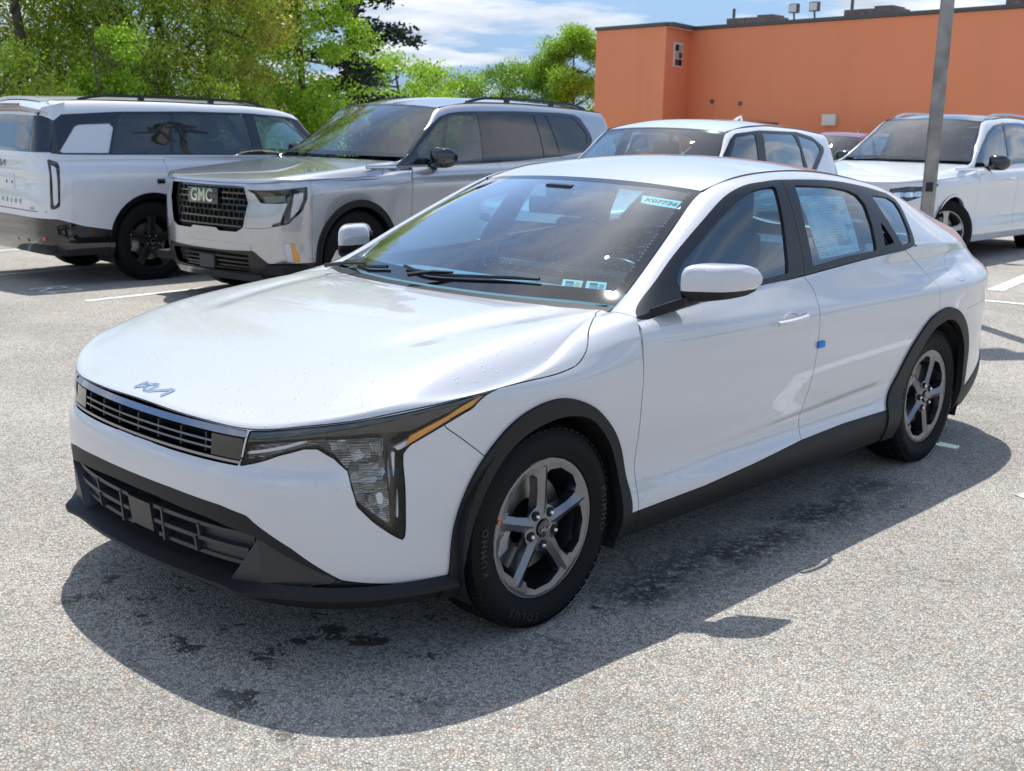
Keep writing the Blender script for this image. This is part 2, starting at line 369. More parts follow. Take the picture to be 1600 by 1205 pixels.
def strokes(name, lines, width, mat, parent, M4, thick=.003):
    """flat bars along 2-D polylines, as an emblem"""
    V, F = [], []
    for ln in lines:
        P = [Vector(p) for p in ln]; k0 = len(V); n = len(P)
        for i, p in enumerate(P):
            d = (P[min(i+1, n-1)]-P[max(i-1, 0)]).normalized(); q = Vector((-d.y, d.x))
            e1 = (P[i]-P[i-1]).normalized() if i else d; e2 = (P[i+1]-P[i]).normalized() if i < n-1 else d
            w = width/2/max(.45, q.dot(Vector((-e2.y, e2.x))))
            for z in (0, thick): V += [M4 @ Vector((*(p+q*w), z)), M4 @ Vector((*(p-q*w), z))]
        for i in range(n-1):
            a, b = k0+4*i, k0+4*i+4
            F += [(a+2, a+3, b+3, b+2), (a, a+2, b+2, b), (a+1, b+1, b+3, a+3)]
        F += [(k0, k0+1, k0+3, k0+2), (k0+4*n-4, k0+4*n-2, k0+4*n-1, k0+4*n-3)]
    return poly(name, V, F, mat, parent)
EMBLEM = [[(0, 0), (.06, .27)], [(.05, .05), (.29, .25), (.39, .275), (.455, .24), (.415, .05)], [(.20, .165), (.30, .03), (.40, 0), (.52, .03), (.90, .25), (.97, .275), (.93, 0)]]
def emblem(parent, M4, width, mat):
    k = width; return strokes('emblem', [[((x-.5)*k, (y-.14)*k) for x, y in l] for l in EMBLEM], .045*k, mat, parent, M4)
def copy_tree(o, parent=None, name=None):
    c = o.copy(); COL.objects.link(c); c.parent = parent
    for ch in list(o.children): copy_tree(ch, c)
    return c
# ---------------------------------------------------------------- ground
def gz(x, y):
    """the lot falls gently away from the sedan to the left rear and rises to the right"""
    s = lambda t: math.log1p(math.exp(min(t*3, 60)))/3
    far = 1/(1+(max(0, math.hypot(x, y)-30)/60)**2)
    return (.010*min(s(x-3.2), 40)-.014*min(s(y-1.6), 14))*far
def build_ground():
    xs = np.concatenate([np.linspace(-900, -30, 8), np.linspace(-24, 40, 65), np.linspace(50, 1200, 10)]); ys = np.concatenate([np.linspace(-900, -30, 8), np.linspace(-24, 40, 65), np.linspace(50, 1400, 10)])
    V = [(x, y, gz(x, y) if abs(x) < 45 and abs(y) < 45 else gz(x, y)) for x in xs for y in ys]; n = len(ys)
    F = [(i*n+j, (i+1)*n+j, (i+1)*n+j+1, i*n+j+1) for i in range(len(xs)-1) for j in range(n-1)]
    o = poly('ground', V, F, None, smooth=True); tag(o, 'worn beige grey chip-stone asphalt of the parking lot', 'asphalt', kind='structure')
    t = NT('asphalt'); p = p2 = t.pos()
    warp = t.n('VectorMath', operation='ADD'); nn = t.n('TexNoise'); t.put(nn.inputs['Vector'], p); nn.inputs['Scale'].default_value = 60; sc = t.n('VectorMath', operation='SCALE'); t.put(sc.inputs[0], nn.outputs['Color']); sc.inputs['Scale'].default_value = .006
    t.put(warp.inputs[0], p); t.put(warp.inputs[1], sc.outputs[0]); q = warp.outputs[0]
    v = t.vor(q, 92, two=True); e = t.vor(q, 92, 'DISTANCE_TO_EDGE', two=True); v2 = t.vor(q, 190, two=True); e2 = t.vor(q, 190, 'DISTANCE_TO_EDGE', two=True)
    s1 = t.n('SeparateColor'); t.put(s1.inputs[0], v.outputs['Color']); s2 = t.n('SeparateColor'); t.put(s2.inputs[0], v2.outputs['Color'])
    tone = t.ramp(s1.outputs[0], (0, (.45, .44, .415)), (.3, (.53, .515, .485)), (.62, (.58, .565, .535)), (.95, (.66, .645, .615)))
    hue = t.ramp(s1.outputs[1], (.0, (1.03, 1, .95)), (.5, (1, 1, 1)), (.93, (.96, 1, 1.04)), (.993, (1.18, .88, .72)))
    stone = t.mix(1., tone, hue, 'MULTIPLY')
    small = t.ramp(s2.outputs[0], (0, (.24, .23, .215)), (.6, (.42, .40, .37)), (1, (.56, .54, .505)))
    big = t.math('GREATER_THAN', s1.outputs[2], .30)
    col = t.mix(big, small, stone)
    ed = t.mix(big, t.ramp(e2.outputs[0], (0, (0, 0, 0)), (.18, (1, 1, 1))), t.ramp(e.outputs[0], (.0, (0, 0, 0)), (.15, (1, 1, 1))))
    col = t.mix(t.ramp(t.noise(p2, 9, 4), (.3, (.70,)*3), (.6, (1,)*3)), col, t.mix(ed, (.07, .066, .063), col))
    patch = t.ramp(t.noise(p2, .55, 6, .6), (.35, (.84, .83, .82)), (.60, (1.12, 1.11, 1.09)))
    col = t.mix(1., col, patch, 'MULTIPLY'); col = t.mix(1., col, (1.045, 1.0, .935), 'MULTIPLY')
    # dark wet and oily spots dripped under the sedan, pale scuffs in the lane
    sx = t.n('SeparateXYZ'); t.put(sx.inputs[0], p)
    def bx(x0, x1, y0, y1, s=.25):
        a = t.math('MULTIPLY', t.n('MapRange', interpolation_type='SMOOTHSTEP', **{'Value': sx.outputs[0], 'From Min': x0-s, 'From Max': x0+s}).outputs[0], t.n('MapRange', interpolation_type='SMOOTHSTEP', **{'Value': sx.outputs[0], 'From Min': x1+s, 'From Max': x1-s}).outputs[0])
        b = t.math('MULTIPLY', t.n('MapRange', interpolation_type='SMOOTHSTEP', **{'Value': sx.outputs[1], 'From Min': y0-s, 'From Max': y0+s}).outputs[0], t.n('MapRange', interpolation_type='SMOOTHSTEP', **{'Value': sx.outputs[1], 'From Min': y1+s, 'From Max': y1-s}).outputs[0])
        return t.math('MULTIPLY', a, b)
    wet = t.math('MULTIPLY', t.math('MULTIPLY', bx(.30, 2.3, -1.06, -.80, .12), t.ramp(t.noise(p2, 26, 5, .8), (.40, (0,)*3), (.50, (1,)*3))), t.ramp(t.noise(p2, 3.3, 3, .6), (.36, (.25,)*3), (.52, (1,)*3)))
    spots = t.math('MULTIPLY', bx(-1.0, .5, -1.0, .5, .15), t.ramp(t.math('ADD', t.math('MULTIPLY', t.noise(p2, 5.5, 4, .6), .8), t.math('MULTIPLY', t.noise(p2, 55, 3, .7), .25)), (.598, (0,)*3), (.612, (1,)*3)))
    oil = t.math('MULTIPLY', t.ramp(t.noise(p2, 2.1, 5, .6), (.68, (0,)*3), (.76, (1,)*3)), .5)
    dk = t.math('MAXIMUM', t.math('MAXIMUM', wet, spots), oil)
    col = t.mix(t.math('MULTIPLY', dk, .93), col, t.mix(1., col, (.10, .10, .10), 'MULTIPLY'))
    crk = t.vor(q, .8, 'DISTANCE_TO_EDGE', two=True); wv = t.n('VectorMath', operation='ADD'); wn = t.n('TexNoise'); t.put(wn.inputs['Vector'], p); wn.inputs['Scale'].default_value = 5.; t.put(wv.inputs[0], p); t.put(wv.inputs[1], wn.outputs['Color']); t.put(crk.inputs['Vector'], wv.outputs[0]); ck = t.math('MULTIPLY', t.math('LESS_THAN', crk.outputs[0], .0035), t.math('MULTIPLY', t.ramp(t.noise(p2, .8, 3), (.48, (0,)*3), (.56, (1,)*3)), .6)); col = t.mix(ck, col, (.10, .095, .09))
    pale = t.math('MULTIPLY', t.ramp(t.noise(p2, 1.7, 7, .7, 1.2), (.64, (0,)*3), (.74, (1,)*3)), .28)
    col = t.mix(pale, col, (.66, .65, .62))
    h = t.math('ADD', t.math('MULTIPLY', t.math('MINIMUM', e.outputs[0], .28), t.math('MULTIPLY_ADD', big, .8, .2)), t.math('MULTIPLY', t.math('MINIMUM', e2.outputs[0], .2), .5))
    h = t.math('ADD', h, t.math('MULTIPLY', s1.outputs[0], .18))
    o.data.materials.append(t.set(col=col, rough=t.math('MULTIPLY_ADD', dk, -.35, .82), normal=t.bump(h, .9, .011), spec=.35))
build_ground()
def strip(name, pts, w, label, mat, cat='parking line', group='painted lines on the lot', lift=.004):
    V, F = [], []
    P = []
    for a, b in zip(pts[:-1], pts[1:]):
        for k in range(12): P.append(Vector(a).lerp(Vector(b), k/12))
    P.append(Vector(pts[-1])); rnd = random.Random(name+label)
    for i, p in enumerate(P):
        d = (P[min(i+1, len(P)-1)]-P[max(i-1, 0)]).normalized(); q = Vector((-d.y, d.x))
        for s in (-1, 1):
            c = p+q*(w/2*s+rnd.uniform(-.004, .004)); V.append((c.x, c.y, gz(c.x, c.y)+lift))
    F = [(2*i, 2*i+1, 2*i+3, 2*i+2) for i in range(len(P)-1)]
    o = poly(name, V, F, mat); tag(o, label, cat, group, 'structure'); return o
def line_paint():
    t = NT('line_paint'); p = p2 = t.pos(); v = t.vor(p, 82, 'DISTANCE_TO_EDGE', two=True)
    w = t.ramp(t.noise(p2, 14, 6, .7), (.36, (0,)*3), (.5, (1,)*3))
    c = t.mix(t.math('MULTIPLY', w, t.ramp(v.outputs[0], (.0, (.45,)*3), (.1, (1,)*3))), (.40, .39, .36), (.78, .78, .76))
    MAT['line_paint'] = t.set(col=c, rough=.7, normal=t.bump(v.outputs[0], .4, .006))
line_paint()
# <k4>
KX = np.array([(-.890, 0), (-.884, .18), (-.864, .36), (-.826, .51), (-.762, .635), (-.675, .735), (-.55, .815), (-.36, .876), (-.12, .905), (.13, .912), (.38, .912), (.62, .912)])
def k4_front():
    t = np.gradient(KX, axis=0); t[0] = (0, 1); nrm = np.stack([t[:, 1], -t[:, 0]], 1); nrm /= np.linalg.norm(nrm, axis=1)[:, None]   # inward
    zf = [.18, .27, .40, .553, .603, .655]; zs = [.20, .30, .42, .54, .66, .77]
    z6 = [.712, .709, .708, .711, .728, .748, .766, .781, .80, .825, .85, .855]
    inf = [.08, .03, .005, 0, .021, .024]; ins = [.03, 0, .026, .017, .007, .003]
    in6 = [.040, .040, .040, .038, .034, .030, .024, .016, .018, .022, .016, .016]
    b = [0, 0, 0, 0, .05, .15, .35, .6, .85, 1, 1, 1]
    cw = [(.27, 0), (.275, .14), (.29, .28), (.315, .41), (.35, .52), (.375, .58), (.40, .635), (.425, .685), (.44, .715), (.455, .74), (.48, .765), (.62, .80)]
    D = []
    for c in range(12):
        p = KX[c]; col = []
        for r in range(6):
            i = inf[r]*(1-b[c])+ins[r]*b[c]; z = zf[r]*(1-b[c])+zs[r]*b[c]
            z = min(z, z6[c]-.045*(6-r)) if r > 3 else z
            col.append((*(p+nrm[c]*i), z))
        p6 = p+nrm[c]*in6[c]; col.append((*p6, z6[c]))
        for f in (.055, .2, .42, .7, 1.):
            x, w = p6+(np.array(cw[c])-p6)*f
            z = k4_hood_z(x, w)
            if c >= 9: continue
            if f == .055: z = max(z6[c]+.012, min(z, z6[c]+(.024 if c < 6 else .03)))
            col.append((x, w, z))
        if c >= 9: col += {9: [(.14, .872, .855), (.17, .838, .885), (.24, .80, .906), (.34, .765, .925), (.455, .74, .935)], 10: [(.385, .887, .88), (.40, .868, .908), (.42, .845, .928), (.45, .80, .939), (.48, .765, .943)],
                           11: [(.62, .886, .885), (.62, .868, .918), (.62, .85, .94), (.62, .82, .95), (.62, .80, .955)]}[c]
        D.append(col)
    D = np.array(D); D[:, :, 1] *= -1
    return D
def k4_hood_z(x, w):
    zc = np.interp(x, (-.853, -.8, -.7, -.5, -.25, 0, .2, .35, .7), (.714, .737, .772, .828, .886, .918, .936, .946, .96))
    return zc-.010*(w/.75)**2-.12*max(0, (w-.72)/.17)**2
KS = [.15, .40, .65, .9, 1.15, 1.4, 1.65, 1.9, 2.15, 2.4, 2.65, 2.9, 3.12, 3.32, 3.46, 3.58, 3.68, 3.76, 3.80, 3.815]
def k4_side():
    W = [.912, .912, .912, .913, .914, .915, .916, .917, .919, .922, .925, .922, .905, .872, .83, .768, .68, .53, .30, 0]
    BZ = [.905, .925, .945, .96, .972, .982, .996, 1.012, 1.03, 1.047, 1.05, 1.04, 1.022, 1.0, .985, .973, .965, .96, .958, .958]
    BW = [.862, .855, .848, .845, .845, .845, .845, .845, .843, .84, .832, .815, .787, .75, .71, .65, .57, .44, .25, 0]
    T = [(.30, .78, .92), (.47, .745, .945), (.75, .685, 1.085), (1.0, .62, 1.213), (1.2, .575, 1.305), (1.42, .575, 1.353), (1.65, .578, 1.372), (1.9, .58, 1.374), (2.13, .58, 1.36), (2.36, .58, 1.335),
         (2.6, .582, 1.298), (2.86, .588, 1.230), (3.1, .60, 1.158), (3.3, .625, 1.10), (3.45, .625, 1.062), (3.56, .59, 1.025), (3.64, .51, 1.005), (3.70, .39, .997), (3.73, .2, .994), (3.735, 0, .994)]
    zs = [.20, .30, .42, .54, .66, .77, .85]; ins = [.03, 0, .026, .017, .007, .003, .010]
    D = []
    for c, x in enumerate(KS):
        rear = np.clip((x-2.5)/.5, 0, 1); tail = np.clip((x-3.3)/.3, 0, 1); col = []
        for r in range(7):
            i = ins[r]*(1-rear)+[.05, .01, .006, .006, .004, 0, .004][r]*rear
            i = i*(1-tail)+[.14, .02, 0, .012, .012, .0, .012][r]*tail
            sx = -i*tail*.8
            col.append((x+sx, max(W[c]-i*(1 if c < 18 else .3), 0), zs[r]+.02*tail*(r > 3)))
        z7 = .905*(1-rear)+.925*rear
        col.append((x-.02*tail, max(W[c]*.35+BW[c]*.65+.012*(1-tail), 0), min(z7, BZ[c]-.03)))
        col.append((x-.03*tail, BW[c]+.008*(BW[c] > .01), BZ[c]-.014))
        B = np.array((x-.04*tail, BW[c], BZ[c])); Tp = np.array(T[c])
        col.append(tuple(B))
        k = (Tp[2]-B[2])/.362*(1-.45*np.clip((x-2.5)/.8, 0, 1))*(1-tail)
        for f, g in ((.1, .015), (.45, .043), (.82, .052)):
            q = B+(Tp-B)*f; q[1] += .806*g*k; q[2] += .59*g*k; col.append(tuple(q))
        col.append(tuple(Tp)); D.append(col)
    D = np.array(D); D[:, :, 1] *= -1
    return D
def k4_roof():
    T = k4_side()[4:12, -1]; D = []
    zc = [1.334, 1.388, 1.418, 1.424, 1.414, 1.394, 1.362, 1.32]
    xo = [-.05, -.02, 0, 0, 0, .01, .02, .03]
    for k in range(8):
        D.append([(T[k][0]+xo[k]*(1-(1-f)**2), T[k][1]*(1-f), T[k][2]+(zc[k]-T[k][2])*(1-(1-f)**2.2)) for f in (0, .12, .3, .5, .75, 1)])
    return np.array(D)
def k4_windshield():
    """rows bottom to top, half from the left edge to the centre line"""
    bot = [(.495, -.738, .957), (.45, -.62, .957), (.39, -.46, .958), (.345, -.24, .958), (.33, 0, .958)]
    top = [(1.195, -.574, 1.303), (1.168, -.46, 1.318), (1.145, -.33, 1.326), (1.13, -.17, 1.332), (1.125, 0, 1.334)]
    D = []
    for b, t in zip(bot, top):
        b, t = np.array(b), np.array(t); col = []
        for f in (0, .25, .5, .75, 1):
            q = b+(t-b)*f; q = q+np.array((-.5, 0, .87))*.035*4*f*(1-f)*.8; col.append(q)
        D.append(col)
    T = k4_side()[1:5, -1]; C = np.linalg.inv(bmat(4, np.arange(4))) @ T          # the edge runs along the pillar
    D[0] = [bmat(4, [t]) @ C for t in (.06, .8, 1.55, 2.3, 2.97)]; D[0] = [p[0]+np.array((0, .004, -.002)) for p in D[0]]
    return np.array(D)
# </k4>
# ---------------------------------------------------------------- the new white sedan
def grid2M(S, flip=False):
    S = np.asarray(S, float); a, b = S.shape[:2]; N = np.cross(np.gradient(S, axis=0), np.gradient(S, axis=1)); N /= np.linalg.norm(N, axis=2)[:, :, None]+1e-12
    idx = np.arange(a*b).reshape(a, b); q = np.stack([idx[:-1, :-1], idx[1:, :-1], idx[1:, 1:], idx[:-1, 1:]], -1).reshape(-1, 4)
    F = np.concatenate([q[:, [0, 1, 2]], q[:, [0, 2, 3]]]); uu, vv = np.meshgrid(np.arange(a), np.arange(b), indexing='ij')
    if flip: F = F[:, ::-1]; N = -N
    return M(S.reshape(-1, 3), N.reshape(-1, 3), F, np.stack([uu.ravel(), vv.ravel()], 1).astype(float))
def both(name, m, mat, parent, label=None):
    a = mk(name, m, mat, parent); b = mk(name, mirrored(m), mat, parent); return a, b
# shut lines and outlines, on the surface parameters (u, v) of the front or as (x, z) on the side
HOOD = [(-1, 6.0), (.352, 5.993), (1.591, 5.926), (2.976, 5.823), (4.194, 5.882), (5.462, 5.856), (6.652, 6.012), (7.613, 6.50), (8.342, 5.937), (8.74, 5.887), (8.991, 6.121), (9.17, 7.038), (9.24, 8.207), (9.10, 9.7), (8.6, 10.4), (8.029, 10.739)]
HL_UP = [(2.985, 5.753), (4.199, 5.823), (5.463, 5.803), (6.656, 5.922), (7.578, 6.40)]
HL_REST = [(7.215, 5.361), (6.741, 4.961), (6.256, 4.584), (6.155, 4.321), (6.153, 3.802), (6.192, 2.177), (6.174, 1.906), (6.045, 2.011), (5.608, 2.382), (5.318, 2.69), (5.21, 3.16), (5.138, 3.898), (4.858, 4.582), (4.509, 5.017), (4.202, 5.033), (3.661, 4.746), (2.771, 3.893)]
AMBER = [(6.266, 4.882), (6.839, 5.254), (7.561, 6.151), (7.216, 5.421), (6.742, 5.03), (6.205, 4.563)]
WHITE_LOW = [(-1, 2.56), (.436, 2.559), (1.19, 2.549), (2.361, 2.489), (2.985, 2.394), (3.23, 2.243), (3.934, 1.878), (4.994, 1.146), (5.431, 1.03), (6.3, .818), (6.858, .742), (8, .6)]
SEAM = [(7.0, 6.9), (6.78, 5.05), (6.806, 4.871), (7.383, 3.621), (7.7, 3.0), (7.7, -1)]
FL_OUT = [(-.40, .05), (-.385, .26), (-.377, .36), (-.352, .461), (-.312, .552), (-.249, .626), (-.165, .693), (-.072, .727), (.018, .735), (.103, .718), (.198, .674), (.293, .588), (.356, .489), (.386, .38), (.390, .303), (.37, .22), (.37, .05)]
FL_IN = [(-.34, .05), (-.340, .25), (-.335, .317), (-.289, .449), (-.229, .564), (-.134, .641), (-.019, .675), (.085, .674), (.18, .641), (.272, .553), (.326, .46), (.342, .381), (.338, .25), (.33, .05)]
RF_OUT = [(2.24, .05), (2.235, .334), (2.332, .475), (2.412, .590), (2.552, .700), (2.666, .740), (2.79, .750), (2.923, .708), (3.03, .627), (3.088, .52), (3.082, .397), (3.06, .25), (3.06, .05)]
RF_IN = [(2.33, .05), (2.36, .326), (2.425, .443), (2.501, .563), (2.607, .655), (2.72, .690), (2.814, .690), (2.904, .650), (2.979, .585), (3.022, .504), (3.03, .38), (3.02, .25), (3.01, .05)]
GAP1 = [(.437, .05), (.437, .331), (.437, .571), (.430, .807), (.434, .888), (.454, .928), (.40, 1.0)]
GAP2 = [(1.523, .986), (1.564, .942), (1.576, .902), (1.570, .787), (1.562, .606), (1.525, .456), (1.506, .342), (1.50, .2)]
GAP3 = [(2.41, 1.033), (2.504, .988), (2.604, .924), (2.66, .86), (2.665, .70)]
SILL = [(.35, .287), (.488, .288), (.82, .292), (1.155, .310), (1.505, .335), (1.852, .343), (2.30, .338)]
DLO_TOP = [(.452, .929), (.634, 1.009), (.816, 1.102), (1.037, 1.204), (1.23, 1.287), (1.383, 1.327), (1.515, 1.340), (1.621, 1.345), (1.884, 1.342), (2.1, 1.330), (2.326, 1.304), (2.54, 1.270)]
DLO_REAR = [(2.60, 1.245), (2.612, 1.215), (2.573, 1.145), (2.535, 1.06), (2.52, 1.047)]
DLO_LOW = [(2.41, 1.033), (2.026, 1.016), (1.521, .984), (1.172, .970), (.80, .945), (.65, .933), (.50, .920)]
GLASS1 = [(.745, .975), (.748, 1.022), (.823, 1.073), (.996, 1.149), (1.165, 1.224), (1.296, 1.277), (1.399, 1.306), (1.47, 1.316), (1.552, 1.320), (1.49, 1.16), (1.421, 1.003), (1.166, .988)]
GLASS2 = [(1.695, 1.323), (1.974, 1.312), (2.12, 1.294), (2.19, 1.272), (2.217, 1.232), (2.195, 1.15), (2.152, 1.047), (1.874, 1.036), (1.612, 1.017), (1.645, 1.17)]
GLASS3 = [(2.330, 1.268), (2.508, 1.252), (2.562, 1.231), (2.565, 1.20), (2.52, 1.10), (2.49, 1.062), (2.40, 1.055), (2.375, 1.12)]
VENT = [(2.290, 1.166), (2.330, 1.069), (2.235, 1.058)]
STICKER = [(1.700, 1.286), (2.070, 1.276), (2.025, 1.052), (1.690, 1.040)]
REAR_LOW = [(3.0, .05), (3.05, .30), (3.30, .37), (3.55, .45), (3.62, .47), (4, .47), (4, .05)]
TAIL = [(3.52, .80), (3.50, .885), (3.9, .90), (3.9, .81)]
def wheel(name, spec, parent, loc, right=False, steer=0.):
    """rim with its tyre, cap, nuts, disc and caliper; the face looks along -Y"""
    R, rr, wd, al = spec['R'], spec['rr'], spec['w'], spec.get('alloy', 'alloy'); k = rr/.214; f = -wd/2
    rim = lathe(name, [(rr*.88, .075), (rr*.90, f+.07), (rr*.925, f+.032), (rr*.945, f+.017), (rr*.965, f+.0125), (rr*.99, f+.012), (rr, f+.017), (rr*.985, f+.03), (rr*.95, f+.05), (rr*.92, .06), (rr*.97, -f-.02), (rr*.97, -f-.01)], al, parent, 72)
    rim.location = loc; rim.rotation_euler = (0, 0, (math.pi if right else 0)+steer)
    h = wd/2-.004
    prof = [(rr*.975, f+.022), (rr*1.02, f+.008), (rr+(R-rr)*.35, f-.0005), (rr+(R-rr)*.40, f-.0025), (rr+(R-rr)*.62, f-.001), (rr+(R-rr)*.66, f+.0015), (R-.018, f+.008), (R-.006, f+.022), (R-.001, f+.036)]
    g = []
    for c in (-.30, -.1, .1, .30):
        y = c*wd; g += [(R, y-.006), (R-.008, y-.004), (R-.008, y+.004), (R, y+.006)]
    back = [(a, -b) for a, b in prof[::-1]]
    lathe('tyre', prof+g+back, 'rubber', rim, 96, angle=28)
    # tread blocks on both shoulders
    V, F = [], []
    nb = 64
    for i in range(nb):
        a = 2*math.pi*i/nb; da = 2*math.pi/nb*.36
        for s in (-1, 1):
            k0 = len(V)
            for (aa, y, r) in ((a-da, .34*wd, R+.0005), (a+da, .34*wd, R+.0005), (a+da+.02, .46*wd, R-.0075), (a-da+.02, .46*wd, R-.0075)):
                for q in (-.004, .0004): V.append(((r-.0012+q)*math.cos(aa), s*y, (r-.0012+q)*math.sin(aa)))
            F += [(k0+1, k0+3, k0+5, k0+7), (k0, k0+1, k0+3, k0+2), (k0+2, k0+3, k0+5, k0+4), (k0+4, k0+5, k0+7, k0+6), (k0+6, k0+7, k0+1, k0)]
    tag(poly('tread_blocks', V, F, 'rubber', rim), kind='stuff')
    spec['spokes'](rim, k, f, al)
    lathe('hub', [(.074*k, f+.030), (.072*k, f+.022), (.060*k, f+.017), (.030*k, f+.015), (.028*k, f+.022), (.001, f+.022)], al, rim, 40)
    cap = lathe('centre_cap', [(.0265*k, f+.024), (.0265*k, f+.010), (.023*k, f+.007), (.0005, f+.006)], 'gloss_black', rim, 32)
    if spec.get('logo'):
        emblem(cap, frame((0, f+.0055, 0), (1, 0, 0), (0, -1, 0)), .036*k, 'satin_chrome').name = 'cap_emblem'
    for i in range(5):
        a = math.radians(72*i+90+36); c = (.053*k*math.cos(a), 0, .053*k*math.sin(a))
        ho = lathe('lug_recess', [(.0155*k, f+.0145), (.0115*k, f+.0135), (.0005, f+.0135)], 'black_void', rim, 16); ho.location = c
        nu = lathe('lug_nut', [(.0078*k, f+.020), (.0078*k, f+.008), (.0055*k, f+.005), (.0005, f+.0045)], 'chrome', rim, 6, angle=20); nu.location = c
    lathe('brake_disc', [(.07*k, .022), (.075*k, -.015), (.078*k, -.020), (.146*k, -.020), (.148*k, -.010), (.146*k, .004), (.07*k, .004)], 'brake_metal', rim, 48)
    s = -1 if right else 1
    def arc(r, a, y): return (r*k*math.cos(a)*s, y, r*k*math.sin(a))
    rings = []
    for i in range(9):
        a = math.radians(150+i*60/8); e = .012*abs(i-4)/4
        rings.append([arc(.098+e, a, -.046+e), arc(.165-e*.6, a, -.046+e), arc(.170-e, a, -.01), arc(.165, a, .04), arc(.098, a, .04)])
    ca = sweep('brake_caliper', rings, 'caliper', rim, angle=30)
    for dz in (-.055, .055):
        b = box('caliper_bracket', -.014, .014, -.052, -.02, -.014, .014, 'caliper', ca, bevel=.004); b.location = (-.158*k*s, 0, dz*k)
    d = lathe('paint_dot', [(.008, f+.010), (.0005, f+.0095)], 'orange_dot', rim, 14); d.location = (-.192*k*s, .0, .062*k)
    d.rotation_euler = (0, 0, 0)
    lathe('dust_shield', [(.19*k, .06), (.001, .05)], 'black_void', rim, 32)
    return rim
def star_spokes(rim, k, f, al):
    """five faceted blades with a foot along the rim"""
    for i in range(5):
        a0 = math.radians(90+72*i); rings = []
        for (r, l, rg, yr, ye) in ((.040, .030, .030, .0145, .022), (.075, .0225, .0225, .012, .022), (.12, .0195, .0195, .010, .022), (.155, .0205, .024, .009, .021), (.172, .0225, .034, .009, .019), (.190, .024, .036, .010, .016)):
            pts = []
            for t, y in ((-l, f+ye), (0., f+yr), (rg, f+ye), (rg*.9, f+.058), (-l*.9, f+.058)):
                rr_ = math.sqrt(max(r*r-t*t, 1e-6)) if r > .17 else r
                x, z = rr_*k, t*k
                pts.append((x*math.cos(a0)-z*math.sin(a0), y, x*math.sin(a0)+z*math.cos(a0)))
            rings.append(pts)
        sweep('spoke', rings, al, rim, angle=12)
        # the thick straight-edged rim face between this spoke and the next
        seg = []
        for (dg, ri) in ((-7, .168), (4, .166), (9, .176), (24, .187), (44, .190), (56, .181), (60, .166), (65, .168)):
            a = a0-math.radians(dg); c, s_ = math.cos(a), math.sin(a); ro = .2135
            seg.append([(ri*k*c, f+.0165, ri*k*s_), ((ri*.35+ro*.65)*k*c, f+.0115, (ri*.35+ro*.65)*k*s_), (ro*k*c, f+.0135, ro*k*s_), (ro*k*c, f+.03, ro*k*s_), ((ri+.008)*k*c, f+.060, (ri+.008)*k*s_)])
        sweep('rim_face', seg, al, rim, angle=14)
def blade_spokes(n, hw, mat2=None):
    def fn(rim, k, f, al):
        for i in range(n):
            a0 = math.radians(90+360/n*i); rings = []
            for (r, l, y) in ((.05, hw*1.3, .022), (.10, hw, .014), (.16, hw*.95, .012), (.207, hw*1.5, .018)):
                pts = []
                for t, yy in ((-l, f+y+.008), (-l*.5, f+y), (l*.5, f+y), (l, f+y+.008), (l*.9, f+.055), (-l*.9, f+.055)):
                    x, z = r*k, t*k; pts.append((x*math.cos(a0)-z*math.sin(a0), yy, x*math.sin(a0)+z*math.cos(a0)))
                rings.append(pts)
            sweep('spoke', rings, al, rim, angle=15)
    return fn
def arc_text(parent, body, r, a0, step, size, y, mat, name):
    for i, ch in enumerate(body):
        a = a0-step*i; o = Vector((r*math.cos(a), y, r*math.sin(a)))
        text_mesh(name, ch, size, mat, parent, frame(o, (math.sin(a), 0, -math.cos(a)), (0, -1, 0)), .0008, .0006)
def well(parent, x, R, y0, y1, z=.32):
    """dark liner over a wheel"""
    rings = []
    for i in range(25):
        a = math.radians(-25+230*i/24); c, s = math.cos(a), math.sin(a)
        rings.append([(x+R*c, y0, z+R*s), (x+R*c, y1, z+R*s)])
    n = len(rings); V = [p for r in rings for p in r]; F = [(2*i, 2*i+1, 2*i+3, 2*i+2) for i in range(n-1)]
    F.append(tuple(2*i+1 for i in range(n)))
    return poly('wheel_liner', V, F, 'black_void', parent)
def plan_at(u, inset=0.):
    P = np.concatenate([KX[2:0:-1]*[1, -1], KX]); B = bmat(len(P), [u+2]); C = np.linalg.inv(bmat(len(P), np.arange(len(P)))) @ P
    p = (B @ C)[0]; q = (bmat(len(P), [u+2.05]) @ C)[0]-(bmat(len(P), [u+1.95]) @ C)[0]; q /= np.linalg.norm(q)
    p = p+np.array((q[1], -q[0]))*inset
    return p[0], -p[1]
def plan_sweep(name, us, prof, mat, parent, mirror_too=False, full=True, angle=35):
    """profile(u) gives (inset, z) pairs, carried round the nose; full: from the right side to the left"""
    us = list(us); seq = [(-u, True) for u in us[::-1] if u > 1e-6] + [(u, False) for u in us] if full else [(u, False) for u in us]
    rings = []
    for u, mir in seq:
        ring = []
        for ins, z in prof(abs(u)):
            x, y = plan_at(abs(u), ins); ring.append((x, -y if mir else y, z))
        rings.append(ring)
    o = sweep(name, rings, mat, parent, angle=angle)
    if mirror_too: sweep(name, [[(x, -y, z) for x, y, z in r] for r in rings], mat, parent, angle=angle)
    return o
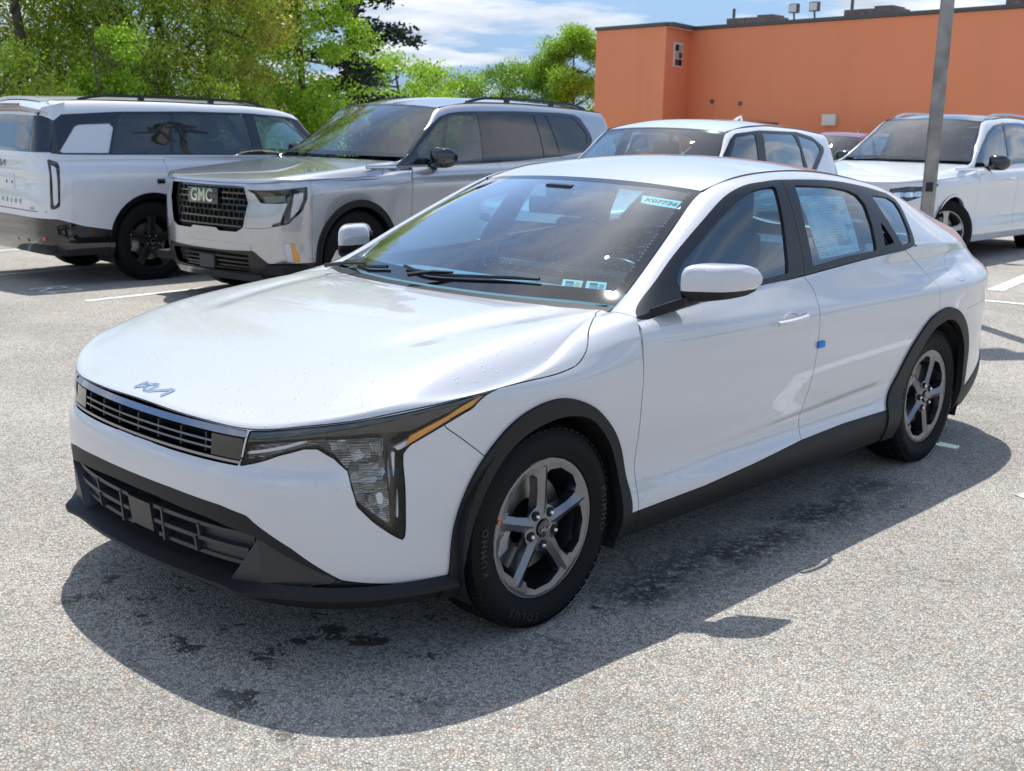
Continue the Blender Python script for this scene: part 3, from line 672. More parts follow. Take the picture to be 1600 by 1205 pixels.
def build_sedan():
    car = empty('sedan'); tag(car, 'glossy white four-door sedan with charcoal alloy wheels, nearest the camera', 'car')
    def hood_disp(S):
        x, w, z = S[..., 0], np.abs(S[..., 1]), S[..., 2]
        top = np.clip((z-(.735+.13*np.clip((x+.85)/.5, 0, 1)))/.03, 0, 1)*np.clip((.40-x)/.2, 0, 1)*np.clip((x+.80)/.35, 0, 1)
        c = .36+.20*np.clip((x+.8)/1.1, 0, 1); S = S.copy()
        S[..., 2] += top*(.013/(1+np.exp((w-c)/.016))-.006*np.exp(-((w-c-.06)/.05)**2)); return S
    def side_disp(S):
        # shoulder crease over the rear haunch and the scooped lower doors
        x, w, z = S[..., 0], -S[..., 1], S[..., 2]; S = S.copy()
        zc = np.interp(x, (1.9, 2.07, 2.286, 2.568, 2.94, 3.415), (1.0, .962, .922, .884, .883, .885)); k = np.clip((x-1.95)/.45, 0, 1)*np.clip((3.62-x)/.2, 0, 1)
        d = .30*np.clip(z-zc, 0, .035)*k*np.clip((1.03-z)/.05, 0, 1)
        zl = np.interp(x, (.5, 1.5, 2.3), (.415, .455, .49)); e = np.clip((x-.55)/.35, 0, 1)*np.clip((2.35-x)/.2, 0, 1)
        d = d+.30*np.clip(zl-z, 0, .03)*e*np.clip((z-.32)/.05, 0, 1)
        S[..., 1] = -(w-np.where(w > .3, d, 0)); return S
    F = surf(k4_front(), 14, 10, sym0=True, disp=hood_disp); S = surf(k4_side(), 14, 12, sym1=True, disp=side_disp)
    xz = lambda m: m.V[:, [0, 2]]
    # ---- front half body
    body, _ = trim(F, sd(xz(F), np.array([(-3, -1), (.437, -1)]+[(x, z) for x, z in GAP1[1:6]]+[(.60, .98), (.9, 1.5), (-3, 1.5)])))
    hood_poly = np.concatenate([smooth_poly(HOOD[:7], 5), smooth_poly(HOOD[7:], 5), [(8.0, 12.5), (-1, 12.5)]])
    hood, rest = trim(body, sd(body.U, hood_poly))
    hood = joined(hood, mirrored(hood)); mk('hood', panel(hood, .0022, .014), 'pearl_white', car)
    out_p = np.concatenate([smooth_poly(FL_OUT, 5)]); in_p = smooth_poly(FL_IN, 5)
    side_only = lambda m: np.where(m.V[:, 0] < -.6, 1., 0)
    arch, rest = trim(rest, sd(xz(rest), out_p)+side_only(rest)*9)
    flare, _x = trim(arch, -sd(xz(arch), in_p))
    both('wheel_arch_trim', panel(offset(flare, .011), 0, .03), 'black_plastic', car)
    hl_poly = np.concatenate([smooth_poly(HL_UP, 5), HL_REST]); lamp, rest = trim(rest, sd(rest.U, hl_poly))
    gr_poly = [(-1, 5.95), (.4, 5.94), (1.6, 5.87), (2.92, 5.74), (2.72, 3.89), (1.93, 3.86), (1.08, 3.86), (.6, 3.90), (-1, 3.90)]
    gr, rest = trim(rest, sd(rest.U, gr_poly))
    low_poly = np.concatenate([WHITE_LOW, [(8, -1), (-1, -1)]]); low, rest = trim(rest, sd(rest.U, low_poly)+np.where(rest.V[:, 0] > -.2, 9, 0))
    seam = np.concatenate([[(-2, 13)], [(9.5, 13), (7.6, 6.6)], SEAM[1:], [(-2, -1)]])
    bump_, fend = trim(rest, sd(rest.U, seam))
    bump_ = joined(bump_, mirrored(bump_)); fb = mk('front_bumper', panel(bump_, .0012, .012), 'pearl_white', car)
    fsill, fend = trim(fend, np.where(fend.V[:, 0] > 0, fend.V[:, 2]-np.interp(fend.V[:, 0], [p[0] for p in SILL], [p[1] for p in SILL]), 1.))
    both('fender', panel(fend, .0018, .014), 'pearl_white', car)
    if len(fsill.F): both('sill_end', panel(offset(fsill, .003), 0, .02), 'black_plastic', car)
    # ---- lower black front end
    int_poly = [(-1, 2.30), (.68, 2.29), (2.141, 2.192), (3.20, 2.02), (2.90, 1.2), (2.43, .30), (1.37, .30), (-1, .3)]
    hole, low2 = trim(low, sd(low.U, int_poly)); _c, low2 = trim(low2, sd(low2.U, [(3.22, 2.01), (4.95, 1.16), (3.3, .2), (2.44, .30)])); low2 = joined(low2, mirrored(low2)); mk('lower_bumper_trim', panel(low2, 0, .02), 'black_plastic', fb)
    back = joined(offset(hole, -.075), mirrored(offset(hole, -.075))); mk('intake_backing', back, 'black_void', fb)
    us = np.linspace(0, 3.0, 25)
    for z, u1 in ((.398, 3.05), (.352, 2.88), (.306, 2.66)):
        plan_sweep('intake_slat', np.linspace(.42, u1, 22), lambda u, z=z: [(.006+.03*max(0, (.36-z))/.1+.02, z-.006), (.006+.03*max(0, (.36-z))/.1+.02, z+.006), (.06, z+.010), (.06, z-.006)], 'dark_plastic', fb, mirror_too=True, full=False)
    for u, z0, z1 in ((.66, .30, .40), (1.62, .352, .395), (1.54, .306, .352)):
        plan_sweep('intake_rib', (u, u+.05), lambda u: [(.030, z0), (.022, z1), (.065, z1), (.065, z0)], 'dark_plastic', fb, mirror_too=True, full=False)
    for (u0, u1, z0, z1) in ((1.5, 2.0, .312, .346), (2.1, 2.85, .36, .392), (1.5, 2.55, .36, .392)): pass
    plan_sweep('shutter_vanes', np.linspace(1.55, 2.95, 8), lambda u: [(.05, .30), (.045, .395), (.07, .395), (.07, .30)], 'dark_plastic', fb, mirror_too=True, full=False)
    plan_sweep('radar_cover', (0, .12, .24, .33, .36), lambda u: [(.032, .312), (.020, .402), (.05, .402), (.05, .312)], 'dark_plastic', fb)
    def lip(u):
        t = np.clip((u-2.3)/.9, 0, 1); e = np.clip((u-4.6)/2.0, 0, 1); k = math.exp(-((u-2.95)/.45)**2)
        return [(.060-.045*t, .266+.006*t), (-.003-.028*k, .248+.003*t-.004*e), (-.003-.026*k, .237-.002*e), (.10, .205)]
    plan_sweep('front_lip', np.concatenate([np.linspace(0, 3.2, 20), np.linspace(3.4, 7.0, 18)]), lip, 'black_plastic', fb, angle=25)
    plan_sweep('intake_floor', np.linspace(0, 3.0, 12), lambda u: [(.02, .243), (.02, .25), (.16, .30), (.16, .20)], 'black_void', fb)
    # corner blades beside the intake
    def onF(u, v, d):
        k = np.argmin((F.U[:, 0]-u)**2*4+(F.U[:, 1]-v)**2); return F.V[k]+F.N[k]*d
    a, b, c, d = onF(3.2, 2.03, .001), onF(4.98, 1.15, .002), onF(3.3, .4, .052), onF(2.44, .40, .044)
    c[2] = .246; d[2] = .250
    e = (onF(3.2, 2.03, -.09)+(0, .02, 0)); g = onF(2.5, .45, -.06)+(0, .03, 0); hh = onF(4.75, 1.25, -.05); ii = onF(3.35, .55, -.04)
    V = [a, b, c, d, e, hh, ii, g]; FF = [(0, 1, 2), (0, 2, 3), (0, 4, 5, 1), (1, 5, 6, 2), (2, 6, 7, 3), (3, 7, 4, 0)]
    poly('corner_blade', V, FF, 'dark_plastic', fb); poly('corner_blade', [(x, -y, z) for x, y, z in V], FF, 'dark_plastic', fb)
    # ---- grille between the lamps
    gb = joined(offset(gr, -.045), mirrored(offset(gr, -.045))); gro = mk('grille', panel(gb, 0, -.045), 'black_void', car)
    plan_sweep('grille_top_bar', np.linspace(0, 2.92, 24), lambda u: [(.0375, .6985), (.0265, .6815), (.031, .6765), (.052, .685), (.052, .6985)], 'smoke_chrome', gro, angle=20)
    plan_sweep('grille_bottom_bar', np.linspace(0, 2.80, 24), lambda u: [(.0195, .6050), (.0205, .6125), (.045, .6155), (.045, .6050)], 'smoke_chrome', gro, angle=20)
    for z, i in ((.653, .028), (.633, .026)):
        plan_sweep('grille_slat', np.linspace(0, 2.25, 20), lambda u, z=z, i=i: [(i, z-.0028), (i+.0015, z+.0028), (i+.03, z+.003), (i+.03, z-.003)], 'dark_chrome', gro)
    for u in (.0, .62, 1.24, 1.86):
        plan_sweep('grille_rib', (u, u+.03), lambda u: [(.030, .618), (.034, .672), (.055, .672), (.055, .618)], 'dark_plastic', gro, mirror_too=u > 0, full=False)
    plan_sweep('sensor_panel', np.linspace(2.05, 2.82, 8), lambda u: [(.0235, .6155), (.029, .675), (.055, .675), (.055, .6155)], 'gloss_black', gro, mirror_too=True, full=False)
    # ---- headlamps
    for mir in (False, True):
        mm = (lambda m: mirrored(m)) if mir else (lambda m: m)
        bk = panel(offset(lamp, -.05), 0, -.05); hl = mk('headlight', mm(bk), 'lamp_bucket', car)
        am, _ = trim(lamp, sd(lamp.U, AMBER)); mk('turn_signal', mm(panel(offset(am, -.006), 0, .01)), 'amber', hl)
        top, _ = trim(lamp, sd(lamp.U, [(2.8, 5.95), (4.2, 5.95), (5.4, 5.95), (6.6, 6.1), (7.7, 6.6), (7.5, 6.2), (6.9, 5.42), (6.3, 5.05), (5.6, 5.30), (4.6, 5.40), (3.6, 5.36), (2.8, 5.15)]))
        mk('upper_bezel', mm(panel(offset(top, -.004), .002, .02)), 'gloss_black', hl)
        refl, _ = trim(lamp, sd(lamp.U, [(2.75, 4.2), (2.9, 5.05), (3.6, 5.25), (4.6, 5.28), (5.5, 5.15), (5.86, 5.0), (5.86, 4.3), (5.98, 2.2), (5.6, 2.5), (5.3, 2.75), (5.2, 3.3), (5.1, 3.95), (4.85, 4.62), (4.5, 5.04), (4.2, 5.05), (3.66, 4.78)])); mk('reflector', mm(panel(offset(refl, -.024), .002, .02)), 'lamp_facets', hl)
        for pl, nm, mt, d in (([(6.03, 4.45), (6.09, 2.35), (6.04, 2.35), (5.96, 4.45)], 'light_guide', 'lamp_white', -.010), ([(5.92, 4.5), (6.0, 2.5), (5.95, 2.5), (5.85, 4.5)], 'light_guide', 'dark_chrome', -.014), ([(6.09, 4.42), (6.9, 5.10), (6.85, 5.17), (6.0, 4.6)], 'light_guide', 'lamp_white', -.010), ([(2.85, 4.55), (4.2, 5.20), (4.7, 5.24), (4.7, 5.31), (4.1, 5.30), (2.87, 4.75)], 'light_guide', 'lamp_white', -.014),
                              ([(5.10, 5.05), (5.80, 4.95), (5.80, 4.35), (5.27, 4.35)], 'led_module', 'lamp_facets', -.016), ([(5.30, 4.15), (5.80, 4.15), (5.81, 3.7), (5.32, 3.7)], 'led_module', 'lamp_facets', -.016), ([(5.34, 3.5), (5.82, 3.5), (5.84, 3.1), (5.42, 3.1)], 'led_module', 'lamp_facets', -.016), ([(5.66, 2.95), (5.80, 2.98), (5.84, 2.70), (5.72, 2.66)], 'led_module', 'lamp_white', -.012), ([(5.5, 2.9), (5.62, 2.92), (5.68, 2.62), (5.58, 2.62)], 'led_module', 'dark_chrome', -.014)):
            a_, _ = trim(lamp, sd(lamp.U, pl))
            if len(a_.F): mk(nm, mm(panel(offset(a_, d), .001, .012)), mt, hl)
        lens = mk('lens', mm(panel(lamp, .0025, .004)), 'lamp_glass', hl)
    # ---- emblem on the hood
    k = np.argmin((hood.V[:, 0]+.800)**2+hood.V[:, 1]**2); o = hood.V[k]; n = hood.N[k]
    emblem(car, frame(Vector(o)+Vector(n)*.001, (0, -1, 0), n), .165, 'chrome')
    # ---- side half body
    gp = np.array([(.437, -1)]+GAP1[1:]+[(.30, 1.02), (.30, 3), (9, 3), (9, -1)]); side, _ = trim(S, sd(xz(S), gp))
    dlo = np.concatenate([smooth_poly(DLO_TOP, 5), DLO_REAR, smooth_poly(DLO_LOW, 4)])
    win, side = trim(side, sd(xz(side), dlo))
    rarch, side = trim(side, sd(xz(side), smooth_poly(RF_OUT, 5))+np.where(side.V[:, 0] > 3.3, 9, 0))
    rfl, _ = trim(rarch, -sd(xz(rarch), smooth_poly(RF_IN, 5))); both('wheel_arch_trim', panel(offset(rfl, .011), 0, .03), 'black_plastic', car)
    sill, side = trim(side, np.where(side.V[:, 0] < 2.45, side.V[:, 2]-np.interp(side.V[:, 0], [p[0] for p in SILL], [p[1] for p in SILL]), 1.))
    both('sill_cladding', panel(offset(sill, .004), 0, .02), 'black_plastic', car)
    g2 = np.concatenate([smooth_poly(GAP2, 4)[::-1], [(1.60, 1.6), (0, 1.6), (0, .1)]]); g3 = np.concatenate([[(2.665, .1)], GAP3[::-1], [(2.41, 1.6), (0, 1.6), (0, .1)]])
    above = np.array([(0, 1.6)]+[(x, z+.0) for x, z in DLO_TOP]+[(2.60, 1.245)]+DLO_REAR[1:]+[(2.41, 1.032), (9, 1.032), (9, 1.6)])
    low_side = lambda m: np.maximum(m.V[:, 2]-np.interp(m.V[:, 0], [p[0] for p in DLO_LOW[::-1]]+[2.6], [p[1]+.002 for p in DLO_LOW[::-1]]+[1.034]), -1)
    d12, quarter = trim(side, np.maximum(sd(xz(side), g3), low_side(side)))
    door1, door2 = trim(d12, sd(xz(d12), g2))
    blk, quarter = trim(quarter, np.where(quarter.V[:, 0] > 2.9, sd(xz(quarter), REAR_LOW), 1.)); tl, quarter = trim(quarter, np.where(quarter.V[:, 0] > 3.3, sd(xz(quarter), TAIL), 1.))
    q_ = quarter.V; fd, quarter = trim(quarter, np.where((q_[:, 2] < 1.03) & (q_[:, 0] > 2.6), np.hypot(q_[:, 0]-2.935, (q_[:, 2]-.925)*1.25)-.082, 1.)); both('fuel_door', panel(fd, .0014, .010), 'pearl_white', car)
    bumpr, quarter = trim(quarter, np.where(quarter.V[:, 0] > 3.0, np.maximum(quarter.V[:, 2]-(.72+.03*(quarter.V[:, 0]-3)), .0-(quarter.V[:, 0]-3.02)), 1.))
    both('body_side', panel(quarter, .001, .012, skip=lambda V: np.abs(V[:, 1]) < 1e-4), 'pearl_white', car)
    rb = mk('rear_bumper', panel(joined(bumpr, mirrored(bumpr)), .0008, .012), 'pearl_white', car)
    mk('rear_lower_trim', panel(joined(offset(blk, .004), mirrored(offset(blk, .004))), 0, .02), 'black_plastic', rb)
    both('tail_light', panel(offset(tl, .002), .001, .02), 'red_lens', car)
    # windows and their black frames
    rest = win; panes = []
    for gpoly in (GLASS1, GLASS2, GLASS3):
        g_, rest = trim(rest, sd(xz(rest), gpoly)); panes.append(g_)
    vt, rest = trim(rest, sd(xz(rest), VENT))
    b1 = np.array([(1.520, .95), (1.535, .99), (1.628, 1.36), (0, 1.5), (0, .9)]); fr1, fr2 = trim(rest, sd(xz(rest), b1))
    stk, _ = trim(panes[1], sd(xz(panes[1]), STICKER))
    for mir in (False, True):
        mm = (lambda m: mirrored(m)) if mir else (lambda m: m); y = 1 if mir else -1
        A = mk('door', mm(panel(door1, .0020, .016)), 'pearl_white', car); B = mk('door', mm(panel(door2, .0020, .016)), 'pearl_white', car)
        mk('window_frame', mm(panel(offset(fr1, .002), .0012, .016)), 'satin_black', A); mk('window_frame', mm(panel(offset(fr2, .002), .0012, .016)), 'satin_black', B)
        mk('window', mm(offset(panes[0], -.006)), 'window_glass', A); mk('window', mm(offset(panes[1], -.006)), 'window_glass', B); mk('window', mm(offset(panes[2], -.004)), 'window_glass', B)
        mk('handle_recess', mm(offset(vt, -.02)), 'black_void', B)
        for x0, D_ in ((1.245, A), (2.12, None)):
            if D_ is None: continue
            k = np.argmin((S.V[:, 0]-x0)**2+(S.V[:, 2]-.835)**2)
            ys = []; rings = []
            for i in range(13):
                t = i/12; x = x0+.235*t; kk = np.argmin((S.V[:, 0]-x)**2+(S.V[:, 2]-.835)**2); w = abs(S.V[kk, 1])
                out = .036*math.sin(math.pi*min(1, .08+t*.92))**.45; hgt = .0125*(1-.35*abs(t-.45)); z = .832+.010*t
                rings.append([(x, y*(w+out-.012), z-hgt), (x, y*(w+out), z-hgt*.5), (x, y*(w+out), z+hgt*.6), (x, y*(w+out-.012), z+hgt)])
            sweep('door_handle', rings, 'pearl_white', D_, angle=50)
            cup = lathe('handle_cup', [(.045, -.001), (.038, .010), (.001, .022)], 'pearl_white', D_, 28); cup.scale = (1.25, 1, .62); cup.location = (x0+.105, y*(w+.001), .836); cup.rotation_euler = (0, 0, 0 if not mir else math.pi)
    # sticker on the rear door glass, tape on the door edge
    t = NT('window_sticker'); o = t.obj(); s = t.n('SeparateXYZ'); t.put(s.inputs[0], o)
    rows = t.math('GREATER_THAN', t.math('FRACT', t.math('MULTIPLY', s.outputs[2], 95.)), .55); words = t.math('GREATER_THAN', t.noise(o, 160, 2), .5)
    cols = t.math('GREATER_THAN', t.noise(o, 14, 1), .47); ink = t.math('MULTIPLY', t.math('MULTIPLY', rows, words), cols)
    sn = t.n('VectorMath', operation='SNAP'); t.put(sn.inputs[0], o); sn.inputs[1].default_value = (.055, 9., .020); wn_ = t.n('TexWhiteNoise'); t.put(wn_.inputs[0], sn.outputs[0]); blk_ = t.math('MULTIPLY', t.math('GREATER_THAN', wn_.outputs[0], .80), t.math('GREATER_THAN', s.outputs[0], 1.87))
    MAT['window_sticker'] = t.set(col=t.mix(t.math('MULTIPLY', t.math('MAXIMUM', ink, t.math('MULTIPLY', blk_, .7)), .75), (.78, .86, .86), (.08, .10, .13)), rough=.6)
    st = mk('window_sticker', offset(stk, -.009), 'window_sticker'); tag(st, 'printed pale blue price sheet stuck inside the rear door window of the white sedan', 'sticker')
    k = np.argmin((S.V[:, 0]-1.583)**2+(S.V[:, 2]-.718)**2); p = S.V[k]
    tp = box('blue_tape', 1.562, 1.612, p[1]-.010, p[1]-.001, .702, .728, 'blue_tape', bevel=.002); tag(tp, 'small blue tape tab on the edge of the rear door of the white sedan', 'tape')
    # ---- roof, ditch strips, glass
    R = surf(k4_roof()[:7], 8, 8); roof = joined(R, mirrored(R)); mk('roof', panel(roof, .004, .02), 'pearl_white', car)
    mk('headliner', offset(roof, -.035), 'cabin_grey', car)
    T = k4_side()[:, -1]
    for s in (1, -1): tube('roof_strip', [(p[0], p[1]*s, p[2]-.002) for p in smooth_poly(T[4:13], 6)], .0062, 'black_plastic', car, 6)
    ws = surf(k4_windshield(), 10, 10, sym1=True, flip=True); q = ws.U
    fr = np.minimum(np.minimum(q[:, 0]-.30, q[:, 1]-.34), 3.84-q[:, 1]); frit, pane = trim(ws, fr)
    W1 = mk('windshield', joined(pane, mirrored(pane)), 'windshield_glass', car); mk('windshield_border', offset(joined(frit, mirrored(frit)), .0006), 'gloss_black', W1)
    box('camera_pod', 1.02, 1.12, -.07, .07, 1.255, 1.31, 'satin_black', W1, bevel=.015); poly('rear_view_mirror', boxv(.98, 1.01, -.12, .12, 1.19, 1.26), BF, 'satin_black', W1, bevel=.012)
    base = []
    for kx in range(11): p = np.array(KX[0]); 
    bw = k4_windshield()[:, 0]; cwl = [(p[0]-.085, p[1], p[2]-.030) for p in bw]; mid = [(p[0]-.01, p[1], p[2]-.006) for p in bw]
    full = lambda l: l+[(x, -y, z) for x, y, z in l[-2::-1]]
    a_, b_ = full(cwl), full(mid); n = len(a_); poly('cowl', a_+b_, [(i, i+1, n+i+1, n+i) for i in range(n-1)], 'black_plastic', car, smooth=True)
    G = []
    for k_, add in ((10, .0637), (11, .082), (12, .08), (13, .062), (14, .045)):
        p = T[k_]; G.append([(p[0]+.04*(1-(1-f)**2), p[1]*(1-f), p[2]+add*(1-(1-f)**2.2)) for f in (0, .12, .3, .5, .75, 1)])
    rg = surf(G, 6, 6); mk('rear_window', joined(rg, mirrored(rg)), 'window_glass', car)
    low = T[14:]; dk = []
    for f in (0, .12, .3, .5, .75, 1):
        y = T[14][1]*(1-f); dk.append((np.interp(-y, -low[:, 1][::1][::-1]*-1 if False else np.abs(low[:, 1])[::-1], low[:, 0][::-1]), y, np.interp(-y, np.abs(low[:, 1])[::-1], low[:, 2][::-1])))
    D2 = [G[4], [tuple((np.array(a)+np.array(b))/2+(0, 0, .004)) for a, b in zip(G[4], dk)], dk]; dm = surf(D2, 4, 4)
    mk('trunk_lid', joined(dm, mirrored(dm)), 'pearl_white', car)
    # wipers
    def onW(x, y, d=.012):
        k = np.argmin((ws.V[:, 0]-x)**2+(ws.V[:, 1]+abs(y))**2); v = ws.V[k].copy(); nrm = ws.N[k].copy()
        if y > 0: v[1] *= -1; nrm[1] *= -1
        if nrm[2] < 0: nrm = -nrm
        return Vector(v)+Vector(nrm)*d
    for pts in ([(.395, .22), (.375, .05), (.39, -.18), (.455, -.42)], [(.44, .56), (.41, .43), (.395, .30)]):
        P = [onW(*p) for p in pts]; P = [Vector(p) for p in smooth_poly([tuple(p) for p in P], 5)]
        w = tube('wiper', P, .0065, 'satin_black', car, 6); m_ = P[len(P)//2]
        tube('wiper_arm', [m_+Vector((.002, .02, .010)), m_+Vector((-.022, .10, .006)), m_+Vector((-.055, .20, -.012))], [.005, .007, .009], 'satin_black', w, 6)
    # antenna fin
    rings = []
    for i in range(7):
        t_ = i/6; x = 2.42+.15*t_; h = .055*t_**1.6*(1-.25*(t_ > .95)); wd = .022*(1-.5*t_)
        z0 = 1.387-.045*t_; rings.append([(x, -wd, z0), (x, -wd*.3, z0+h+.002), (x, wd*.3, z0+h+.002), (x, wd, z0)])
    sweep('antenna_fin', rings, 'pearl_white', car, angle=60)
    # ---- mirrors
    for s in (-1, 1):
        G_ = []
        for i in range(17):
            t_ = i/16; yy = .880+.155*t_
            e = (1-abs(2*t_-1)**4.5)**.5; x0, x1 = .700-.105*e+.135*t_, .775+.140*t_; h = .018+.052*e*(1-.30*t_); zc = 1.028+.010*t_
            ring = []
            for j in range(25):
                a = 2*math.pi*j/24; c_, s_ = math.cos(a), math.sin(a); pw = lambda v, p: math.copysign(abs(v)**p, v)
                ring.append(((x0+x1)/2+(x1-x0)/2*pw(c_, .5), s*yy, zc+h*pw(s_, .62)))
            G_.append(ring)
        sh = grid2M(G_, flip=s > 0); lowr, upr = trim(sh, sh.V[:, 2]-(1.008+.03*(np.abs(sh.V[:, 1])-1.0)*-.2))
        mo = mk('side_mirror', upr, 'pearl_white', car); mk('mirror_base', lowr, 'black_plastic', mo)
        ends = [G_[0], G_[-1]]
        poly('mirror_cap', [p for p in G_[-1][:-1]], [tuple(range(24))], 'pearl_white', mo); poly('mirror_cap', [p for p in G_[0][:-1]], [tuple(range(24))], 'pearl_white', mo)
        poly('mirror_arm', [(.53, s*.845, .915), (.66, s*.842, .925), (.66, s*.842, .965), (.53, s*.845, .95), (.62, s*.92, .958), (.72, s*.92, .962), (.72, s*.92, .992), (.62, s*.92, .990)], BF, 'black_plastic', mo, bevel=.006)
        tg = [(x, y*1.0, z) for x, y, z in [(.81, s*.90, .985), (.89, s*1.02, .995), (.89, s*1.02, 1.055), (.81, s*.90, 1.065)]]
        poly('mirror_face', tg, [(0, 1, 2, 3)], 'mirror_glass', mo)
    # ---- cabin
    cab = empty('cabin_tmp'); bpy.data.objects.remove(cab)
    inn = lambda m, d: offset(m, d)
    bd, _ = trim(S, np.maximum(S.V[:, 2]-.93, np.maximum(.42-S.V[:, 0], S.V[:, 0]-2.32))); both('door_lining', inn(bd, -.055), 'cabin_dark', car)
    bf, _ = trim(F, np.maximum(F.V[:, 0]-.5, .48-F.V[:, 0]*0-F.V[:, 2])); 
    eng, _ = trim(F, F.V[:, 0]-.40); eng, _ = trim(eng, -sd(eng.U, hl_poly)); eng, _ = trim(eng, -sd(eng.U, gr_poly)); eng, _ = trim(eng, -np.minimum(sd(xz(eng), smooth_poly(FL_OUT, 3)), 9)); eng, _ = trim(eng, -sd(eng.U, np.concatenate([WHITE_LOW, [(8, -1), (-1, -1)]])))
    both('inner_body', offset(eng, -.022), 'black_void', car)
    rq, _ = trim(S, np.maximum(2.3-S.V[:, 0], S.V[:, 2]-1.0)); rq, _ = trim(rq, -sd(xz(rq), smooth_poly(RF_OUT, 3))); both('inner_body', offset(rq, -.022), 'black_void', car)
    box('floor_pan', -.5, 3.4, -.70, .70, .20, .26, 'black_void', car); box('floor_pan', .42, 2.35, -.84, .84, .20, .26, 'black_void', car)
    box('firewall', .40, .44, -.80, .80, .22, .90, 'black_void', car); box('parcel_shelf', 2.62, 3.35, -.66, .66, .93, .96, 'cabin_dark', car)
    V = []
    for y in (-.74, .74): V += [(.44, y, .92), (.62, y, .955), (.80, y, .945), (.90, y, .90), (.92, y, .76), (.85, y, .60), (.44, y, .55)]
    poly('dashboard', V, [tuple(range(7)), tuple(range(7, 14))]+[(i, (i+1) % 7, 7+(i+1) % 7, 7+i) for i in range(7)], 'cabin_grey', car, bevel=.012)
    box('dash_screen', .79, .81, -.60, .10, .90, 1.02, 'gloss_black', car, bevel=.006)
    pts = [(1.03+.075*math.sin(a)*-1*0-.06*math.sin(a)*1, -.37+.185*math.cos(a), .86+.175*math.sin(a)) for a in [2*math.pi*k/40 for k in range(40)]]
    sw = tube('steering_wheel', pts, .015, 'satin_black', car, 8, closed_path=True); box('wheel_boss', .98, 1.05, -.45, -.29, .80, .92, 'satin_black', sw, bevel=.02)
    def seat(x, y, w=.50, back_h=.62):
        s_ = box('seat', x-.25, x+.24, y-w/2, y+w/2, .40, .56, 'seat_cloth', car, bevel=.05)
        V = [(x+.16, y-w/2+.02, .50), (x+.28, y-w/2+.02, .50), (x+.28, y+w/2-.02, .50), (x+.16, y+w/2-.02, .50), (x+.36, y-w/2+.08, .50+back_h), (x+.43, y-w/2+.08, .50+back_h), (x+.43, y+w/2-.08, .50+back_h), (x+.36, y+w/2-.08, .50+back_h)]
        poly('backrest', V, BF, 'seat_cloth', s_, bevel=.035, seg=3)
        V = [(x+.345, y-.13, 1.125), (x+.43, y-.12, 1.125), (x+.43, y+.12, 1.125), (x+.345, y+.13, 1.125), (x+.40, y-.115, 1.30), (x+.455, y-.10, 1.30), (x+.455, y+.10, 1.30), (x+.40, y+.115, 1.30)]
        poly('headrest', V, BF, 'seat_cloth', s_, bevel=.04, seg=3)
    seat(1.28, -.38); seat(1.28, .38)
    box('rear_bench', 2.0, 2.45, -.68, .68, .40, .56, 'seat_cloth', car, bevel=.05); poly('rear_backrest', [(2.42, -.68, .5), (2.55, -.68, .5), (2.55, .68, .5), (2.42, .68, .5), (2.62, -.62, 1.0), (2.72, -.62, 1.0), (2.72, .62, 1.0), (2.62, .62, 1.0)], BF, 'seat_cloth', car, bevel=.04)
    for y in (-.38, .38): poly('headrest', boxv(2.64, 2.74, y-.13, y+.13, .98, 1.13), BF, 'seat_cloth', car, bevel=.035)
    # ---- wheels
    sp = dict(R=.324, rr=.223, w=.205, spokes=star_spokes, logo=True)
    proto = wheel('wheel', sp, car, (0, -.785, .324))
    arc_text(proto, 'KUMHO', .276, math.radians(15), math.radians(6.5), .034, -.1058, 'rubber_letter', 'tyre_letter')
    arc_text(proto, 'SOLUS', .276, math.radians(262), math.radians(6.5), .034, -.1058, 'rubber_letter', 'tyre_letter')
    arc_text(proto, 'KUMHO', .276, math.radians(195), math.radians(6.5), .034, -.1058, 'rubber_letter', 'tyre_letter')
    for loc, rz, ry in (((2.72, -.785, .324), 0, .35), ((0, .785, .324), math.pi, 0), ((2.72, .785, .324), math.pi, 1.)):
        c = copy_tree(proto, car); c.location = loc; c.rotation_euler = (0, 0, rz)
        if ry: c.rotation_mode = 'ZYX'; c.rotation_euler = (0, ry, rz)
    for x in (0, 2.72):
        for s in (-1, 1): well(car, x, .365 if x == 0 else .36, s*.895, s*.52, .33)
    # ---- windshield notes
    def note(name, q, mat, label, cat='sticker', d=-.004):
        o = poly(name, [tuple(Vector(p)) for p in q], [(0, 1, 2, 3)], mat); tag(o, label, cat); return o
    plain('paper_green', (.62, .86, .80), .7); plain('ink', (.03, .05, .05), .7)
    return car, ws
SEDAN, SEDAN_WS = build_sedan()
